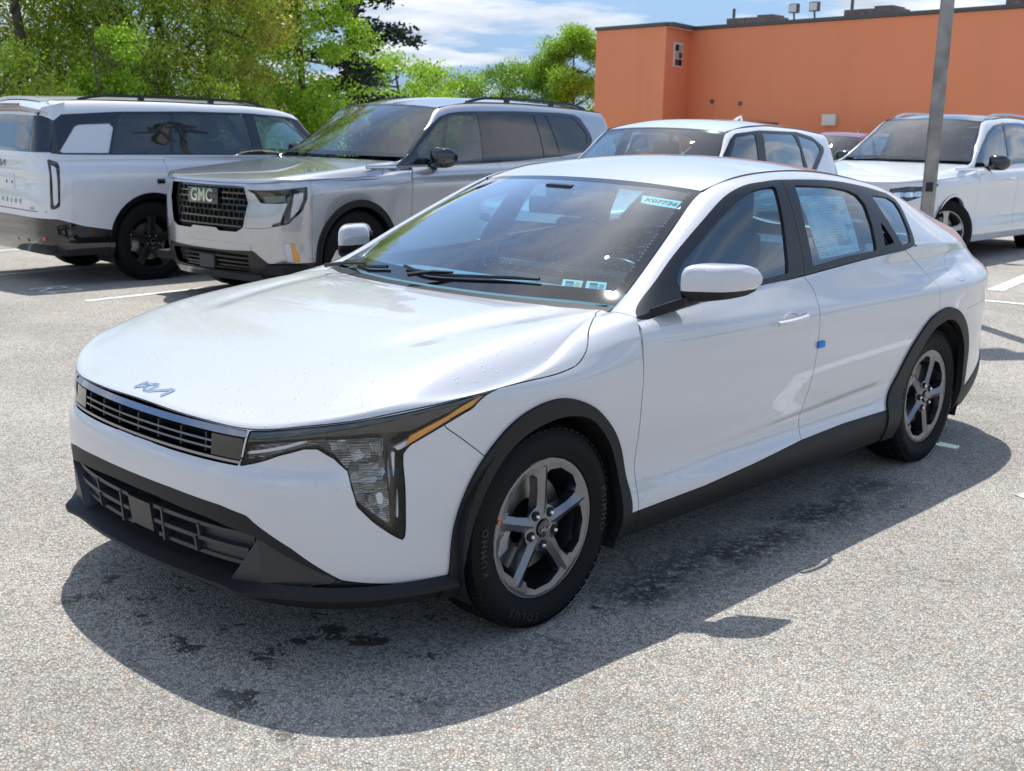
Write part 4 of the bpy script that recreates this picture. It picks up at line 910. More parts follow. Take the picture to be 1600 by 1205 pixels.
# ---------------------------------------------------------------- parked vehicles: shared body builder
def suv_plan(sp):
    W, fo = sp['W'], sp['fo']; b = sp.get('blunt', 1.)
    wf = np.array([0, .2, .4, .57, .71, .82, .90, .957, .985, 1, 1, 1])*W
    xf = -fo+np.array([0, .006, .022, .055, .115, .205, .33, .50])*b
    xs = np.concatenate([xf, np.linspace(-fo+.50*b+.28, sp['cowl_x']+.30, 4)])
    return np.stack([xs, wf], 1)
def suv_front(sp):
    KX_ = suv_plan(sp); t = np.gradient(KX_, axis=0); t[0] = (0, 1); nrm = np.stack([t[:, 1], -t[:, 0]], 1); nrm /= np.linalg.norm(nrm, axis=1)[:, None]
    zf, inf, zs, ins = sp['zf'], sp['inf'], sp['zs'], sp['ins']; h0, h1 = sp['hood0'], sp['hood1']; cx = sp['cowl_x']; W = sp['W']
    b = [0, 0, 0, 0, .05, .15, .35, .65, .9, 1, 1, 1]; D = []
    cw = np.array([0, .2, .38, .54, .66, .73, .78, .81, .83, .845, .86, .88])*W
    for c in range(12):
        p = KX_[c]; col = []; z6 = np.interp(p[0], (-sp['fo'], -sp['fo']+.25, cx), (h0, h0+.03, sp['shoulder']))
        for r in range(6):
            i = inf[r]*(1-b[c])+ins[r]*b[c]; z = zf[r]*(1-b[c])+zs[r]*b[c]; col.append((*(p+nrm[c]*i), min(z, z6-.04*(6-r))))
        i6 = sp['in6']; p6 = p+nrm[c]*i6; col.append((*p6, z6))
        if c >= 10:
            x = p[0]; col += [(x, W-i6-.01, z6+.02), (x, W-i6-.03, z6+.04), (x, .90*W, z6+.06), (x, .88*W, z6+.07), (x, .865*W, z6+.08)]
        else:
            q = np.array((cx-.10*(1-(cw[c]/W)**2), cw[c]))
            for f in (.05, .18, .42, .7, 1.):
                x, w = p6+(q-p6)*f; zc = np.interp(x, (-sp['fo'], -sp['fo']+.12, -sp['fo']+.35, cx), (h0+.02, h0+.052, h0+.085, h1))
                z = zc-.02*(w/W)**2-.13*max(0, (w/W-.80)/.19)**2
                if f == .05: z = min(max(z, z6+.015), z6+.04)
                col.append((x, w, max(z, z6+.02*f)))
        D.append(col)
    D = np.array(D); D[:, :, 1] *= -1; return D
def suv_cols(sp):
    xe = sp['wb']+sp['ro']; k = (xe-.30-.15)/(4.20-.45)
    xs = [.15+(x-.15)*k for x in (.15, .45, .75, 1.05, 1.35, 1.7, 2.05, 2.4, 2.75, 3.1, 3.4, 3.65)]
    return xs+[xe-.32, xe-.19, xe-.10, xe-.04, xe-.008, xe, xe], [1]*12+[.995, .975, .935, .85, .68, .36, 0]
def suv_side(sp):
    xs, wm = suv_cols(sp); W = sp['W']; xe = sp['wb']+sp['ro']; D = []
    p0 = np.array((sp['cowl_x']+.06, .845*W, sp['hood1']+.01)); ph = np.array((sp['head_x'], sp['roof_w'], sp['head_z'])); n = len(xs)
    for c, x in enumerate(xs):
        tl = np.clip((x-(xe-.30))/.26, 0, 1); col = []
        for r in range(6): col.append((x-tl*sp['tail_in'][r], max(0, (W-sp['ins'][r]*(1-.6*tl))*wm[c]), sp['zs'][r]))
        bz = np.interp(x, *sp['belt']); sh = sp['shoulder']+(bz-sp['belt'][1][0])*.8
        bw = .90*W; cols = [((W-.012), min(sh, bz-.10)), ((W+bw)/2+.012, bz-.055), (bw+.006, bz-.012), (bw, bz)]
        for w, z in cols: col.append((x-tl*(.01+.05*(z-sh)), w*wm[c], z))
        if c < 1: T = p0+np.array((-.2, .0, -.03))
        elif c <= 4: T = p0+(ph-p0)*(0, .36, .70, 1)[c-1]
        else:
            rz = np.interp(x, *sp['rail']); T = np.array((min(x-tl*.02, sp['tail_x']-(.0 if wm[c] > .9 else 0)+.0), np.interp(x, (sp['head_x'], sp['head_x']+.6, xe), (sp['roof_w'], sp['roof_w']*1.01, sp['roof_w']*.97))*(1 if wm[c] > .96 else wm[c]/.975), rz))
            T[0] = min(T[0], sp['tail_x']+(0.02*(1-wm[c])))
        B = np.array(col[-1]); k = (T[2]-B[2])/.5
        for f, g in ((.1, .012), (.45, .03), (.84, .045)):
            q = B+(T-B)*f; q[1] += .85*g*k*(1 if wm[c] > .9 else wm[c]*.5); q[0] += (.06*g*k/.045*tl) if wm[c] < .9 else 0; q[2] += .3*g*k; col.append(tuple(q))
        col.append(tuple(T)); D.append(col)
    D = np.array(D); D[:, :, 1] *= -1; return D
def suv_roof(sp):
    T = suv_side(sp)[4:, -1]; m = [i for i in range(len(T)) if i < 9 or (T[i][0] > T[i-1][0]+.01 and abs(T[i][1]) > .5*sp['roof_w'])][:10]; D = []
    T = T[m]; n = len(T)
    for k in range(n):
        cr = sp['crown']*(1 if 0 < k else .55); D.append([(T[k][0]-(.05 if k == 0 else .0)*(1-(1-f)**2)+(.05*(1-(1-f)**2) if k == n-1 else 0), T[k][1]*(1-f), T[k][2]+cr*(1-(1-f)**2.4)) for f in (0, .1, .3, .5, .75, 1)])
    return np.array(D)
def suv_ws(sp):
    S = suv_side(sp); T = S[1:5, -1]; C = np.linalg.inv(bmat(4, np.arange(4))) @ T; e = [(bmat(4, [t]) @ C)[0]+np.array((0, .004, -.002)) for t in (.08, .8, 1.55, 2.3, 2.97)]
    cb = np.array((sp['cowl_x']-.06, 0, sp['hood1']+.02)); ct = np.array((sp['head_x']-.05, 0, sp['head_z']+sp['crown']*.55)); D = [e]
    for f in (.15, .38, .68, 1):
        g = 1-(1-f)**2; col = []
        for j in range(5):
            v = (0, .25, .5, .75, 1)[j]; c_ = cb+(ct-cb)*v+np.array((-.5, 0, .8))*.14*v*(1-v); a = e[j]; col.append((a[0]+(c_[0]-a[0])*g, a[1]*(1-f), a[2]+(c_[2]-a[2])*g))
        D.append(col)
    return np.array(D)
def arch_poly(x, r, z=.36, down=.05, sq=1.0):
    return [(x-r-.0, down), (x-r-.01, z*.6)]+[(x-r*math.copysign(abs(math.cos(a))**sq, math.cos(a)), z+r*math.sin(a)) for a in [math.radians(4+172*i/18) for i in range(19)]]+[(x+r+.01, z*.6), (x+r, down)]
def build_suv(sp):
    car = empty(sp['name'], (sp['x'], sp['y'], gz(sp['x']+1.5*math.cos(sp['rz']), sp['y']+1.5*math.sin(sp['rz']))+sp.get('dz', 0)), sp['rz']); car.scale = (1, 1, sp.get('sz', 1)); tag(car, sp['label'], 'car' if 'cat' not in sp else sp['cat'], sp.get('group'))
    pm = sp['paint']; xz = lambda m: m.V[:, [0, 2]]; wb = sp['wb']; R = sp['R']
    F = surf(suv_front(sp), 8, 6, sym0=True); S = surf(suv_side(sp), 8, 6, sym1=True); parts = {'root': car, 'F': F, 'S': S}
    gx = sp['cowl_x']+.02; n_u = 11
    body, _ = trim(F, F.V[:, 0]-gx-np.maximum(0, F.V[:, 2]-sp['shoulder'])*.8)
    hood_poly = [(-1, 6.0), (4, 5.95), (6.5, 6.0), (8, 6.25), (9.0, 6.7), (9.35, 7.6), (9.3, 9), (9.0, 12.2), (-1, 12.2)]
    hood, rest = trim(body, np.maximum(sd(body.U, smooth_poly(hood_poly[:-2], 4).tolist()+hood_poly[-2:]), body.V[:, 0]-(sp['cowl_x']-.05)+np.maximum(0, np.abs(body.V[:, 1])-.74*sp['W'])*1.3)); hood = joined(hood, mirrored(hood)); parts['hood'] = mk('hood', panel(hood, .003, .02), pm, car)
    ao, ai = sp['arch_out'], sp['arch_in']
    def cut_arch(m, x):
        lim = np.where(np.abs(m.V[:, 0]-x) > ao+.2, 9, 0); a, r = trim(m, sd(xz(m), arch_poly(x, ao, R))+lim); fl, _ = trim(a, -sd(xz(a), arch_poly(x, ai, R)))
        both('wheel_arch_trim', panel(offset(fl, .008), 0, .04), sp.get('clad', 'black_plastic'), car); return r
    rest = cut_arch(rest, 0.)
    for nm, pl in sp.get('front_cuts', {}).items():
        if pl is None: continue
        c_, rest = trim(rest, sd(rest.U, pl)); parts[nm] = c_
    fc = F.V[np.argmin(np.abs(F.U[:, 0]-7)+np.abs(F.U[:, 1]-3))][0]
    bum, fen = trim(rest, rest.V[:, 0]-fc-.0); fb = mk('front_bumper', panel(joined(bum, mirrored(bum)), .001, .014), pm, car); parts['front_bumper'] = fb
    sl = sp['sill_z']; fs, fen = trim(fen, np.where(fen.V[:, 0] > 0, fen.V[:, 2]-sl, 1)); both('fender', panel(fen, .002, .015), pm, car)
    side, _ = trim(S, -(S.V[:, 0]-gx-np.maximum(0, S.V[:, 2]-sp['shoulder'])*.8*(S.V[:, 2] < sp['belt'][1][0])+np.where(S.V[:, 2] > sp['belt'][1][0]-.02, .6, 0)))
    win, side = trim(side, sd(xz(side), sp['dlo'])+np.where(np.abs(side.V[:, 1]) < .3, 9, 0))
    side = cut_arch(side, wb)
    sill, side = trim(side, np.where(side.V[:, 0] < wb+.3, side.V[:, 2]-sl, 1)); both('sill_cladding', panel(offset(joined(sill, fs, False) if len(fs.F) else sill, .004), 0, .02), sp.get('clad', 'black_plastic'), car)
    for nm, (cond, fn) in sp.get('side_cuts', {}).items():
        f = np.where(cond(side.V), fn(side.V, side.U), 1.); c_, side = trim(side, f); parts[nm] = c_
    panes = []; rest = win
    for g in sp['glass']:
        p_, rest = trim(rest, sd(xz(rest), g)); panes.append(p_)
    belt_f = lambda V: V[:, 2]-np.interp(V[:, 0], *sp['belt'])-.02
    g2, g3 = sp['door_x']; dn = lambda V: np.maximum(V[:, 0]-g3-np.maximum(0, sp['shoulder']-.15-V[:, 2])*-.6, belt_f(V))
    d, q = trim(side, np.maximum(dn(side.V), np.where(side.V[:, 0] > wb-ao*.7, sl+.5-side.V[:, 2], -9))); d1, d2 = trim(d, d.V[:, 0]-g2)
    both('body_side', panel(q, .0015, .014, skip=lambda V: np.abs(V[:, 1]) < 1e-4), pm, car)
    for mir in (False, True):
        mm = (lambda m: mirrored(m)) if mir else (lambda m: m)
        A, B = mk('door', mm(panel(d1, .0025, .016)), pm, car), mk('door', mm(panel(d2, .0025, .016)), pm, car)
        parts['door'+str(int(mir))] = A
        mk('window_frame', mm(panel(offset(rest, .002), 0, .014)), sp.get('frame', 'gloss_black'), car)
        for i, p_ in enumerate(panes): mk('window', mm(offset(p_, -.003)), sp['glass_mat'][min(i, len(sp['glass_mat'])-1)], A if i == 0 else B if i == 1 else car)
        y = 1 if mir else -1
        for x0, D_ in ((g2-.30, A), (g3-.32, B)):
            k = np.argmin((S.V[:, 0]-x0)**2+(S.V[:, 2]-sp['handle_z'])**2); w = abs(S.V[k, 1]); rings = []
            for i in range(9):
                t = i/8; o = .036*math.sin(math.pi*min(1, .1+.9*t))**.5; h = .014; x = x0+.22*t; z = sp['handle_z']
                rings.append([(x, y*(w+o-.012), z-h), (x, y*(w+o), z-h*.4), (x, y*(w+o), z+h*.4), (x, y*(w+o-.012), z+h)])
            sweep('door_handle', rings, pm, D_, angle=50)
    Rf = surf(suv_roof(sp), 6, 6); roof = joined(Rf, mirrored(Rf)); parts['roof'] = mk('roof', panel(roof, .002, .03), sp.get('roof_mat', pm), car); mk('headliner', offset(roof, -.04), 'cabin_grey', car)
    ws = surf(suv_ws(sp), 7, 7, sym1=True, flip=True); q = ws.U; fr, pane = trim(ws, np.minimum(np.minimum(q[:, 0]-.2, q[:, 1]-.25), 3.85-q[:, 1]))
    W1 = mk('windshield', joined(pane, mirrored(pane)), 'car_glass', car); mk('windshield_border', offset(joined(fr, mirrored(fr)), .0008), 'gloss_black', W1); parts['ws'] = ws
    T = suv_side(sp)[:, -1]
    for s in (1, -1): tube('roof_strip', [(p[0], p[1]*s, p[2]) for p in smooth_poly(T[4:14], 3)], .008, 'satin_black', car, 6)
    if sp.get('rails'):
        x0, x1, mt = sp['rails']
        for s in (-1, 1):
            P = []
            for i in range(17):
                x = x0+(x1-x0)*i/16; k = np.argmin(np.abs(T[4:15, 0]-x)); z = np.interp(x, T[4:15, 0], T[4:15, 2]); w = np.interp(x, T[4:15, 0], -T[4:15, 1]); h = .036*min(1, min(i, 16-i)/1.6)
                P.append((x, s*(w-.035), z+.012+h))
            r = sweep('roof_rail', [[(x, y-.018, z-.016), (x, y+.018, z-.016), (x, y+.015, z+.010), (x, y-.015, z+.010)] for x, y, z in P], mt, car, angle=50)
            for i in (0, 5, 11, 16): x, y, z = P[i]; box('rail_foot', x-.03, x+.03, y-.016, y+.016, z-.075, z-.005, mt, r)
    # inner shell, cabin
    eng, _ = trim(F, F.V[:, 0]-gx+.05); eng, _ = trim(eng, -sd(xz(eng), arch_poly(0, ao, R)))
    for nm, pl in sp.get('front_cuts', {}).items():
        if pl is not None: eng, _ = trim(eng, -sd(eng.U, pl))
    both('inner_body', offset(eng, -.025), 'black_void', car)
    rq, _ = trim(S, np.maximum(gx+.05-S.V[:, 0], belt_f(S.V)+.06)); rq, _ = trim(rq, -sd(xz(rq), arch_poly(wb, ao, R))); both('inner_body', offset(rq, -.03), 'cabin_dark', car)
    W = sp['W']; xe = wb+sp['ro']; box('floor_pan', -sp['fo']+.3, xe-.2, -W*.76, W*.76, sl-.06, sl+.02, 'black_void', car)
    for (x0, x1) in ((-sp['fo']+.12, -ao-.02), (ao+.02, wb-ao-.02), (wb+ao+.02, xe-.12)): box('floor_pan', x0, x1, -W*.93, W*.93, sl-.06, sl+.01, 'black_void', car)
    bz = sp['belt'][1][0]; cx = sp['cowl_x']
    poly('dashboard', boxv(cx+.02, cx+.50, -.78*W, .78*W, bz-.35, bz-.06), BF, 'cabin_grey', car, bevel=.04)
    for i, x in enumerate(sp['seats']):
        for y in (-.40, .40):
            st = poly('seat', boxv(x-.25, x+.22, y-.25, y+.25, .55, .80), BF, 'seat_cloth', car, bevel=.05)
            poly('backrest', [(x+.14, y-.24, .70), (x+.28, y-.24, .70), (x+.28, y+.24, .70), (x+.14, y+.24, .70), (x+.32, y-.19, bz+.18), (x+.42, y-.19, bz+.18), (x+.42, y+.19, bz+.18), (x+.32, y+.19, bz+.18)], BF, 'seat_cloth', st, bevel=.04)
            poly('headrest', boxv(x+.33, x+.44, y-.13, y+.13, bz+.20, bz+.40), BF, 'seat_cloth', st, bevel=.04)
    pts = [(cx+.62-.07*math.sin(a), -.38+.185*math.cos(a), bz-.07+.17*math.sin(a)) for a in [2*math.pi*k/28 for k in range(28)]]
    tube('steering_wheel', pts, .016, 'satin_black', car, 6, closed_path=True)
    # mirrors
    for s in (-1, 1):
        G_ = []; mx, mz = sp['mirror']
        for i in range(11):
            t_ = i/10; yy = W*.93+.24*t_; e = (1-abs(2*t_-1)**3)**.5; x0, x1 = mx-.01-.10*e+.04*t_, mx+.05+.03*t_; h = .03+.065*e*(1-.1*t_)
            ring = []
            for j in range(17):
                a = 2*math.pi*j/16; c_, s_ = math.cos(a), math.sin(a); pw = lambda v, p: math.copysign(abs(v)**p, v); ring.append(((x0+x1)/2+(x1-x0)/2*pw(c_, .6), s*yy, mz+h*pw(s_, .7)))
            G_.append(ring)
        sh = grid2M(G_, flip=s > 0); mo = mk('side_mirror', sh, sp.get('mirror_mat', 'gloss_black'), car); poly('mirror_cap', G_[-1][:-1], [tuple(range(16))], sp.get('mirror_mat', 'gloss_black'), mo)
        poly('mirror_arm', [(mx-.04, s*W*.86, mz-.12), (mx+.06, s*W*.86, mz-.12), (mx+.06, s*W*.86, mz-.06), (mx-.04, s*W*.86, mz-.06), (mx-.03, s*W*.97, mz-.08), (mx+.05, s*W*.97, mz-.08), (mx+.05, s*W*.97, mz-.03), (mx-.03, s*W*.97, mz-.03)], BF, 'satin_black', mo, bevel=.01)
    # wheels
    ws_ = dict(R=R, rr=sp['rr'], w=sp.get('tw', .25), spokes=sp['spokes'], alloy=sp.get('alloy', 'alloy'))
    ty = W-.04-ws_['w']/2; proto = None
    for x in (0, wb):
        for s in (-1, 1):
            if proto is None: proto = wheel('wheel', ws_, car, (x, s*ty, R)); o = proto
            else: o = copy_tree(proto, car); o.location = (x, s*ty, R)
            o.rotation_euler = (0, 0, (math.pi if s > 0 else 0)+(sp.get('steer', 0) if x == 0 else 0))
            well(car, x, ai+.03, s*(W-.03), s*(W-.45), R)
    return parts
glass('car_glass', (.60, .79, .85), gain=2.6)
SP_GMC = dict(name='large_suv', x=4.03, y=5.96, rz=.052, sz=1.065, dz=-.02, fo=.95, wb=3.07, ro=1.16, W=1.005, cowl_x=.62, hood0=1.01, hood1=1.20, shoulder=1.06, head_x=1.32, head_z=1.655, roof_w=.665, crown=.05, tail_x=3.98, in6=.02, blunt=.85,
    rail=((1.32, 1.8, 2.6, 3.4, 4.2), (1.655, 1.715, 1.722, 1.70, 1.655)), belt=((.45, 2, 3, 4.3), (1.155, 1.175, 1.20, 1.23)),
    zf=[.22, .34, .50, .66, .80, .91], inf=[.10, .03, .006, 0, .006, .012], zs=[.24, .38, .55, .72, .88, .99], ins=[.05, .01, .022, .02, .008, .004], tail_in=[.18, .07, 0, 0, .01, .03],
    R=.395, rr=.265, arch_out=.485, arch_in=.43, sill_z=.36, door_x=(1.92, 3.0), handle_z=.99, mirror=(.98, 1.22), seats=(1.75, 2.65), tw=.255)
SP_TEL = dict(name='boxy_suv', x=6.64, y=8.53, rz=3.09, sz=1.05, dz=-.025, fo=.93, wb=2.97, ro=1.13, W=.995, cowl_x=.55, hood0=1.04, hood1=1.16, shoulder=1.05, head_x=1.15, head_z=1.655, roof_w=.70, crown=.045, tail_x=3.86, in6=.02, blunt=.75,
    rail=((1.15, 1.6, 2.6, 3.4, 4.1), (1.655, 1.715, 1.73, 1.725, 1.70)), belt=((.45, 2, 3, 4.3), (1.175, 1.18, 1.18, 1.17)),
    zf=[.22, .36, .52, .68, .84, .96], inf=[.10, .03, .006, 0, .004, .012], zs=[.30, .42, .56, .72, .87, .98], ins=[.05, .01, .015, .012, .006, .004], tail_in=[.10, .02, 0, .0, .01, .02],
    R=.395, rr=.265, arch_out=.475, arch_in=.425, sill_z=.40, door_x=(1.75, 2.80), handle_z=.97, mirror=(.85, 1.20), seats=(1.6, 2.5), tw=.255)
SP_CMP = dict(name='compact_suv', x=5.0, y=3.04, rz=.126, dz=.02, fo=.85, wb=2.63, ro=.90, W=.90, cowl_x=.48, hood0=.86, hood1=1.04, shoulder=.93, head_x=1.12, head_z=1.50, roof_w=.60, crown=.055, tail_x=3.36, in6=.02,
    rail=((1.12, 1.5, 2.0, 2.7, 3.5), (1.50, 1.555, 1.565, 1.545, 1.49)), belt=((.45, 1.5, 2.5, 3.6), (1.00, 1.02, 1.05, 1.10)),
    zf=[.20, .32, .46, .58, .70, .79], inf=[.10, .03, .006, 0, .004, .012], zs=[.24, .36, .50, .64, .77, .86], ins=[.05, .01, .02, .016, .006, .004], tail_in=[.14, .05, 0, 0, .01, .03],
    R=.335, rr=.225, arch_out=.42, arch_in=.37, sill_z=.32, door_x=(1.60, 2.45), handle_z=.88, mirror=(.82, 1.05), seats=(1.5, 2.3), tw=.215)
SP_MER = dict(name='mid_size_suv', x=10.84, y=3.42, rz=.0, sz=1.015, fo=.87, wb=2.995, ro=1.06, W=.975, cowl_x=.62, hood0=.93, hood1=1.15, shoulder=1.02, head_x=1.36, head_z=1.64, roof_w=.63, crown=.05, tail_x=3.75, in6=.03,
    rail=((1.36, 1.8, 2.4, 3.2, 4.1), (1.64, 1.69, 1.70, 1.665, 1.58)), belt=((.45, 2, 3, 4.2), (1.10, 1.12, 1.14, 1.18)),
    zf=[.22, .34, .48, .62, .75, .85], inf=[.12, .04, .01, 0, .006, .02], zs=[.24, .36, .52, .68, .83, .94], ins=[.05, .01, .026, .024, .010, .004], tail_in=[.15, .05, 0, 0, .01, .03],
    R=.375, rr=.25, arch_out=.44, arch_in=.41, sill_z=.30, door_x=(1.85, 2.75), handle_z=.96, mirror=(1.02, 1.16), seats=(1.7, 2.55), tw=.255)
class SE:
    """points on a spline surface by its parameters"""
    def __init__(s, D, sym=True):
        D = np.array(D, float); s.o = 2 if sym else 0
        if sym: D = np.concatenate([D[2:0:-1]*[1, -1, 1], D])
        s.C = fitted(D, .9); s.m, s.n = s.C.shape[:2]
    def raw(s, u, v):
        u = min(max(u+s.o, 0), s.m-1.001); v = min(max(v, 0), s.n-1.001)
        return np.einsum('i,ijc,j->c', bmat(s.m, [u])[0], s.C, bmat(s.n, [v])[0])
    def __call__(s, u, v, d=0.):
        p = s.raw(u, v); a = s.raw(u+.05, v)-s.raw(u-.05, v); b = s.raw(u, v+.05)-s.raw(u, v-.05); n = np.cross(a, b); n /= np.linalg.norm(n); return p+n*d
def fbar(name, E, uv, d, w, h, mat, parent, mir=True):
    """bar of section w x h along surface parameters, mirrored to the other side"""
    P = [Vector(E(u, v, d)) for u, v in uv]; rings = []
    for i, p in enumerate(P):
        n = (Vector(E(*uv[i], d+.01))-p).normalized(); t = (P[min(i+1, len(P)-1)]-P[max(i-1, 0)]).normalized(); b = n.cross(t)
        rings.append([p-b*h/2, p+b*h/2, p+b*h/2-n*w, p-b*h/2-n*w])
    o = sweep(name, rings, mat, parent, angle=30)
    if mir: sweep(name, [[Vector((q.x, -q.y, q.z)) for q in r] for r in rings], mat, parent, angle=30)
    return o
def xzcond(lo, poly_, ymin=.0):
    return (lambda V: (V[:, 0] > lo) & (np.abs(V[:, 1]) > ymin), lambda V, U: sd(V[:, [0, 2]], poly_))
def yzcond(lo, poly_):
    return (lambda V: V[:, 0] > lo, lambda V, U: sd(np.stack([np.abs(V[:, 1]), V[:, 2]], 1), poly_))
def pair(name, m, mat, parent, gap=.001, depth=.02): return both(name, panel(m, gap, depth), mat, parent)
def whole(name, m, mat, parent, gap=.001, depth=.02): return mk(name, panel(joined(m, mirrored(m)), gap, depth), mat, parent)
def build_gmc():
    sp = dict(SP_GMC); sp.update(label='silver three-row suv with black mesh grille, beside the boxy white suv', paint='silver_paint', spokes=blade_spokes(6, .030), alloy='alloy_dark', rails=(1.75, 3.75, 'satin_black'), glass_mat=['car_glass', 'privacy_glass'],
        dlo=[(.50, 1.135), (.70, 1.24), (1.03, 1.45), (1.26, 1.575), (1.40, 1.61), (1.55, 1.626), (1.79, 1.634), (2.40, 1.648), (3.13, 1.650), (3.40, 1.636), (3.50, 1.60), (3.60, 1.46), (3.62, 1.38), (3.46, 1.27), (3.05, 1.228), (2.45, 1.19), (1.70, 1.158), (1.0, 1.140)],
        glass=[[(.84, 1.165), (.84, 1.29), (1.05, 1.42), (1.18, 1.50), (1.32, 1.57), (1.42, 1.595), (1.782, 1.612), (1.76, 1.40), (1.71, 1.168)], [(1.95, 1.616), (2.67, 1.622), (2.70, 1.40), (2.69, 1.208), (1.945, 1.185)], [(2.74, 1.624), (2.88, 1.622), (2.95, 1.40), (2.97, 1.258), (2.72, 1.222)], [(2.96, 1.618), (3.33, 1.610), (3.40, 1.585), (3.54, 1.44), (3.50, 1.36), (3.38, 1.30), (3.05, 1.27), (3.0, 1.42)]],
        front_cuts=dict(grille=[(-1, 5.72), (2.0, 5.72), (2.70, 5.68), (2.97, 4.5), (2.63, 3.02), (2.19, 2.76), (1.02, 2.74), (.86, 2.89), (-1, 2.9)], lamp=[(2.85, 5.44), (6.80, 5.38), (6.76, 4.47), (6.5, 3.75), (5.62, 3.19), (4.06, 3.0), (2.75, 2.98), (3.07, 4.35)],
            low=[(-1, 1.78), (1.27, 1.79), (3.23, 1.87), (4.2, 1.26), (6.4, 1.19), (8.2, 1.05), (8.2, -1), (-1, -1)], fog=[(5.22, 2.18), (5.88, 2.2), (6.4, 1.25), (5.49, 1.30)]),
        side_cuts=dict(rear_glass=yzcond(3.7, [(-.1, 1.27), (.80, 1.27), (.70, 1.60), (-.1, 1.62)])))
    p = build_suv(sp); car = p['root']; fb = p['front_bumper']; E = SE(suv_front(sp))
    whole('rear_window', p['rear_glass'], 'privacy_glass', car, 0, .01)
    g = mk('grille', panel(joined(offset(p['grille'], -.05), mirrored(offset(p['grille'], -.05))), 0, -.05), 'black_void', car)
    sym = lambda u0, v, v2=None: [(u0*t, v+(0 if v2 is None else (v2-v)*abs(t))) for t in np.linspace(-1, 1, 21)]
    for v, um in ((5.62, 2.62), (5.18, 2.70), (4.75, 2.85), (4.32, 2.84), (3.90, 2.75), (3.47, 2.64), (3.04, 2.5)): fbar('grille_bar', E, sym(um, v), -.006, .03, .013, 'gloss_black', g, False)
    for r, v in enumerate((5.40, 4.97, 4.54, 4.11, 3.69, 3.26)):
        for c in np.arange(-2.3+.22*(r % 2), 2.4, .66):
            fbar('grille_link', E, [(c, v-.14), (c+.07, v-.09), (c+.07, v+.09), (c, v+.14)], -.002, .02, .009, 'satin_black', g, False)
            fbar('grille_link', E, [(c+.42, v-.14), (c+.35, v-.09), (c+.35, v+.09), (c+.42, v+.14)], -.002, .02, .009, 'satin_black', g, False)
    o = E(0, 4.85, .022); n = E(0, 4.85, 1.)-E(0, 4.85); box('emblem_plate', o[0]+.008, o[0]+.03, -.215, .215, o[2]-.065, o[2]+.065, 'gloss_black', g, bevel=.006)
    text_mesh('emblem_letters', 'GMC', .145, 'chrome', g, frame(Vector(o), (0, -1, 0), (-1, 0, .05)), .008, .003)
    HEAD = [(2.85, 5.46), (5.59, 5.46), (6.80, 5.38), (6.76, 4.47), (6.5, 3.78), (5.62, 3.19), (4.06, 3.03), (5.14, 3.35), (5.6, 4.42), (3.83, 4.53), (3.4, 5.2)]
    head, bez = trim(p['lamp'], sd(p['lamp'].U, HEAD))
    for s in (False, True):
        mm = mirrored if s else (lambda m: m); b = mk('headlight', mm(panel(offset(head, -.03), 0, -.03)), 'gloss_black', car); mk('lamp_bezel', mm(panel(bez, .002, .02)), 'silver_paint', b)
        for pl, mt, d in (([(3.9, 5.0), (5.45, 5.0), (5.4, 4.52), (4.1, 4.55)], 'dark_chrome', -.012), ([(6.0, 5.0), (6.6, 5.0), (6.55, 4.4), (6.3, 3.8), (5.7, 3.4), (5.85, 4.1)], 'white_lens', -.014), ([(5.75, 5.1), (5.95, 5.1), (5.85, 4.2), (5.35, 3.35), (4.4, 3.15), (5.2, 3.25), (5.7, 4.3)], 'satin_black', -.008)):
            a_, _ = trim(head, sd(head.U, pl)); mk('lamp_unit', mm(panel(offset(a_, d), .001, .012)), mt, b)
        mk('lens', mm(offset(head, .001)), 'lamp_glass', b)
        f1, f2 = trim(p['fog'], sd(p['fog'].U, [(5.0, 2.4), (5.68, 2.3), (5.95, 1.1), (5.0, 1.1)])); mk('fog_light', mm(panel(offset(f1, .001), .001, .02)), 'white_lens', b); mk('side_reflector', mm(panel(offset(f2, .001), .001, .02)), 'amber', b)
    LG = [(-1, 1.70), (1.26, 1.69), (2.86, 1.63), (2.81, .70), (.97, .62), (-1, .60)]; lg, lowt = trim(p['low'], sd(p['low'].U, LG)); skid, lowt = trim(lowt, np.maximum(lowt.U[:, 1]-.55, lowt.U[:, 0]-3.6))
    whole('lower_bumper_trim', lowt, 'satin_black', fb); mk('lower_grille', panel(joined(offset(lg, -.05), mirrored(offset(lg, -.05))), 0, -.05), 'black_void', fb); whole('skid_plate', offset(skid, .008), 'dark_chrome', fb)
    for v in (1.45, 1.2, .95, .75): fbar('lower_grille_bar', E, sym(2.78, v), -.012, .03, .016, 'satin_black', fb, False)
    o = E(.0, 1.1, .012); box('radar_cover', o[0], o[0]+.03, -.11, .11, o[2]-.05, o[2]+.06, 'dark_plastic', fb, bevel=.01)
    fbar('chin_bar', E, sym(3.1, 2.02), .006, .03, .05, 'silver_paint', fb, False)
    return p
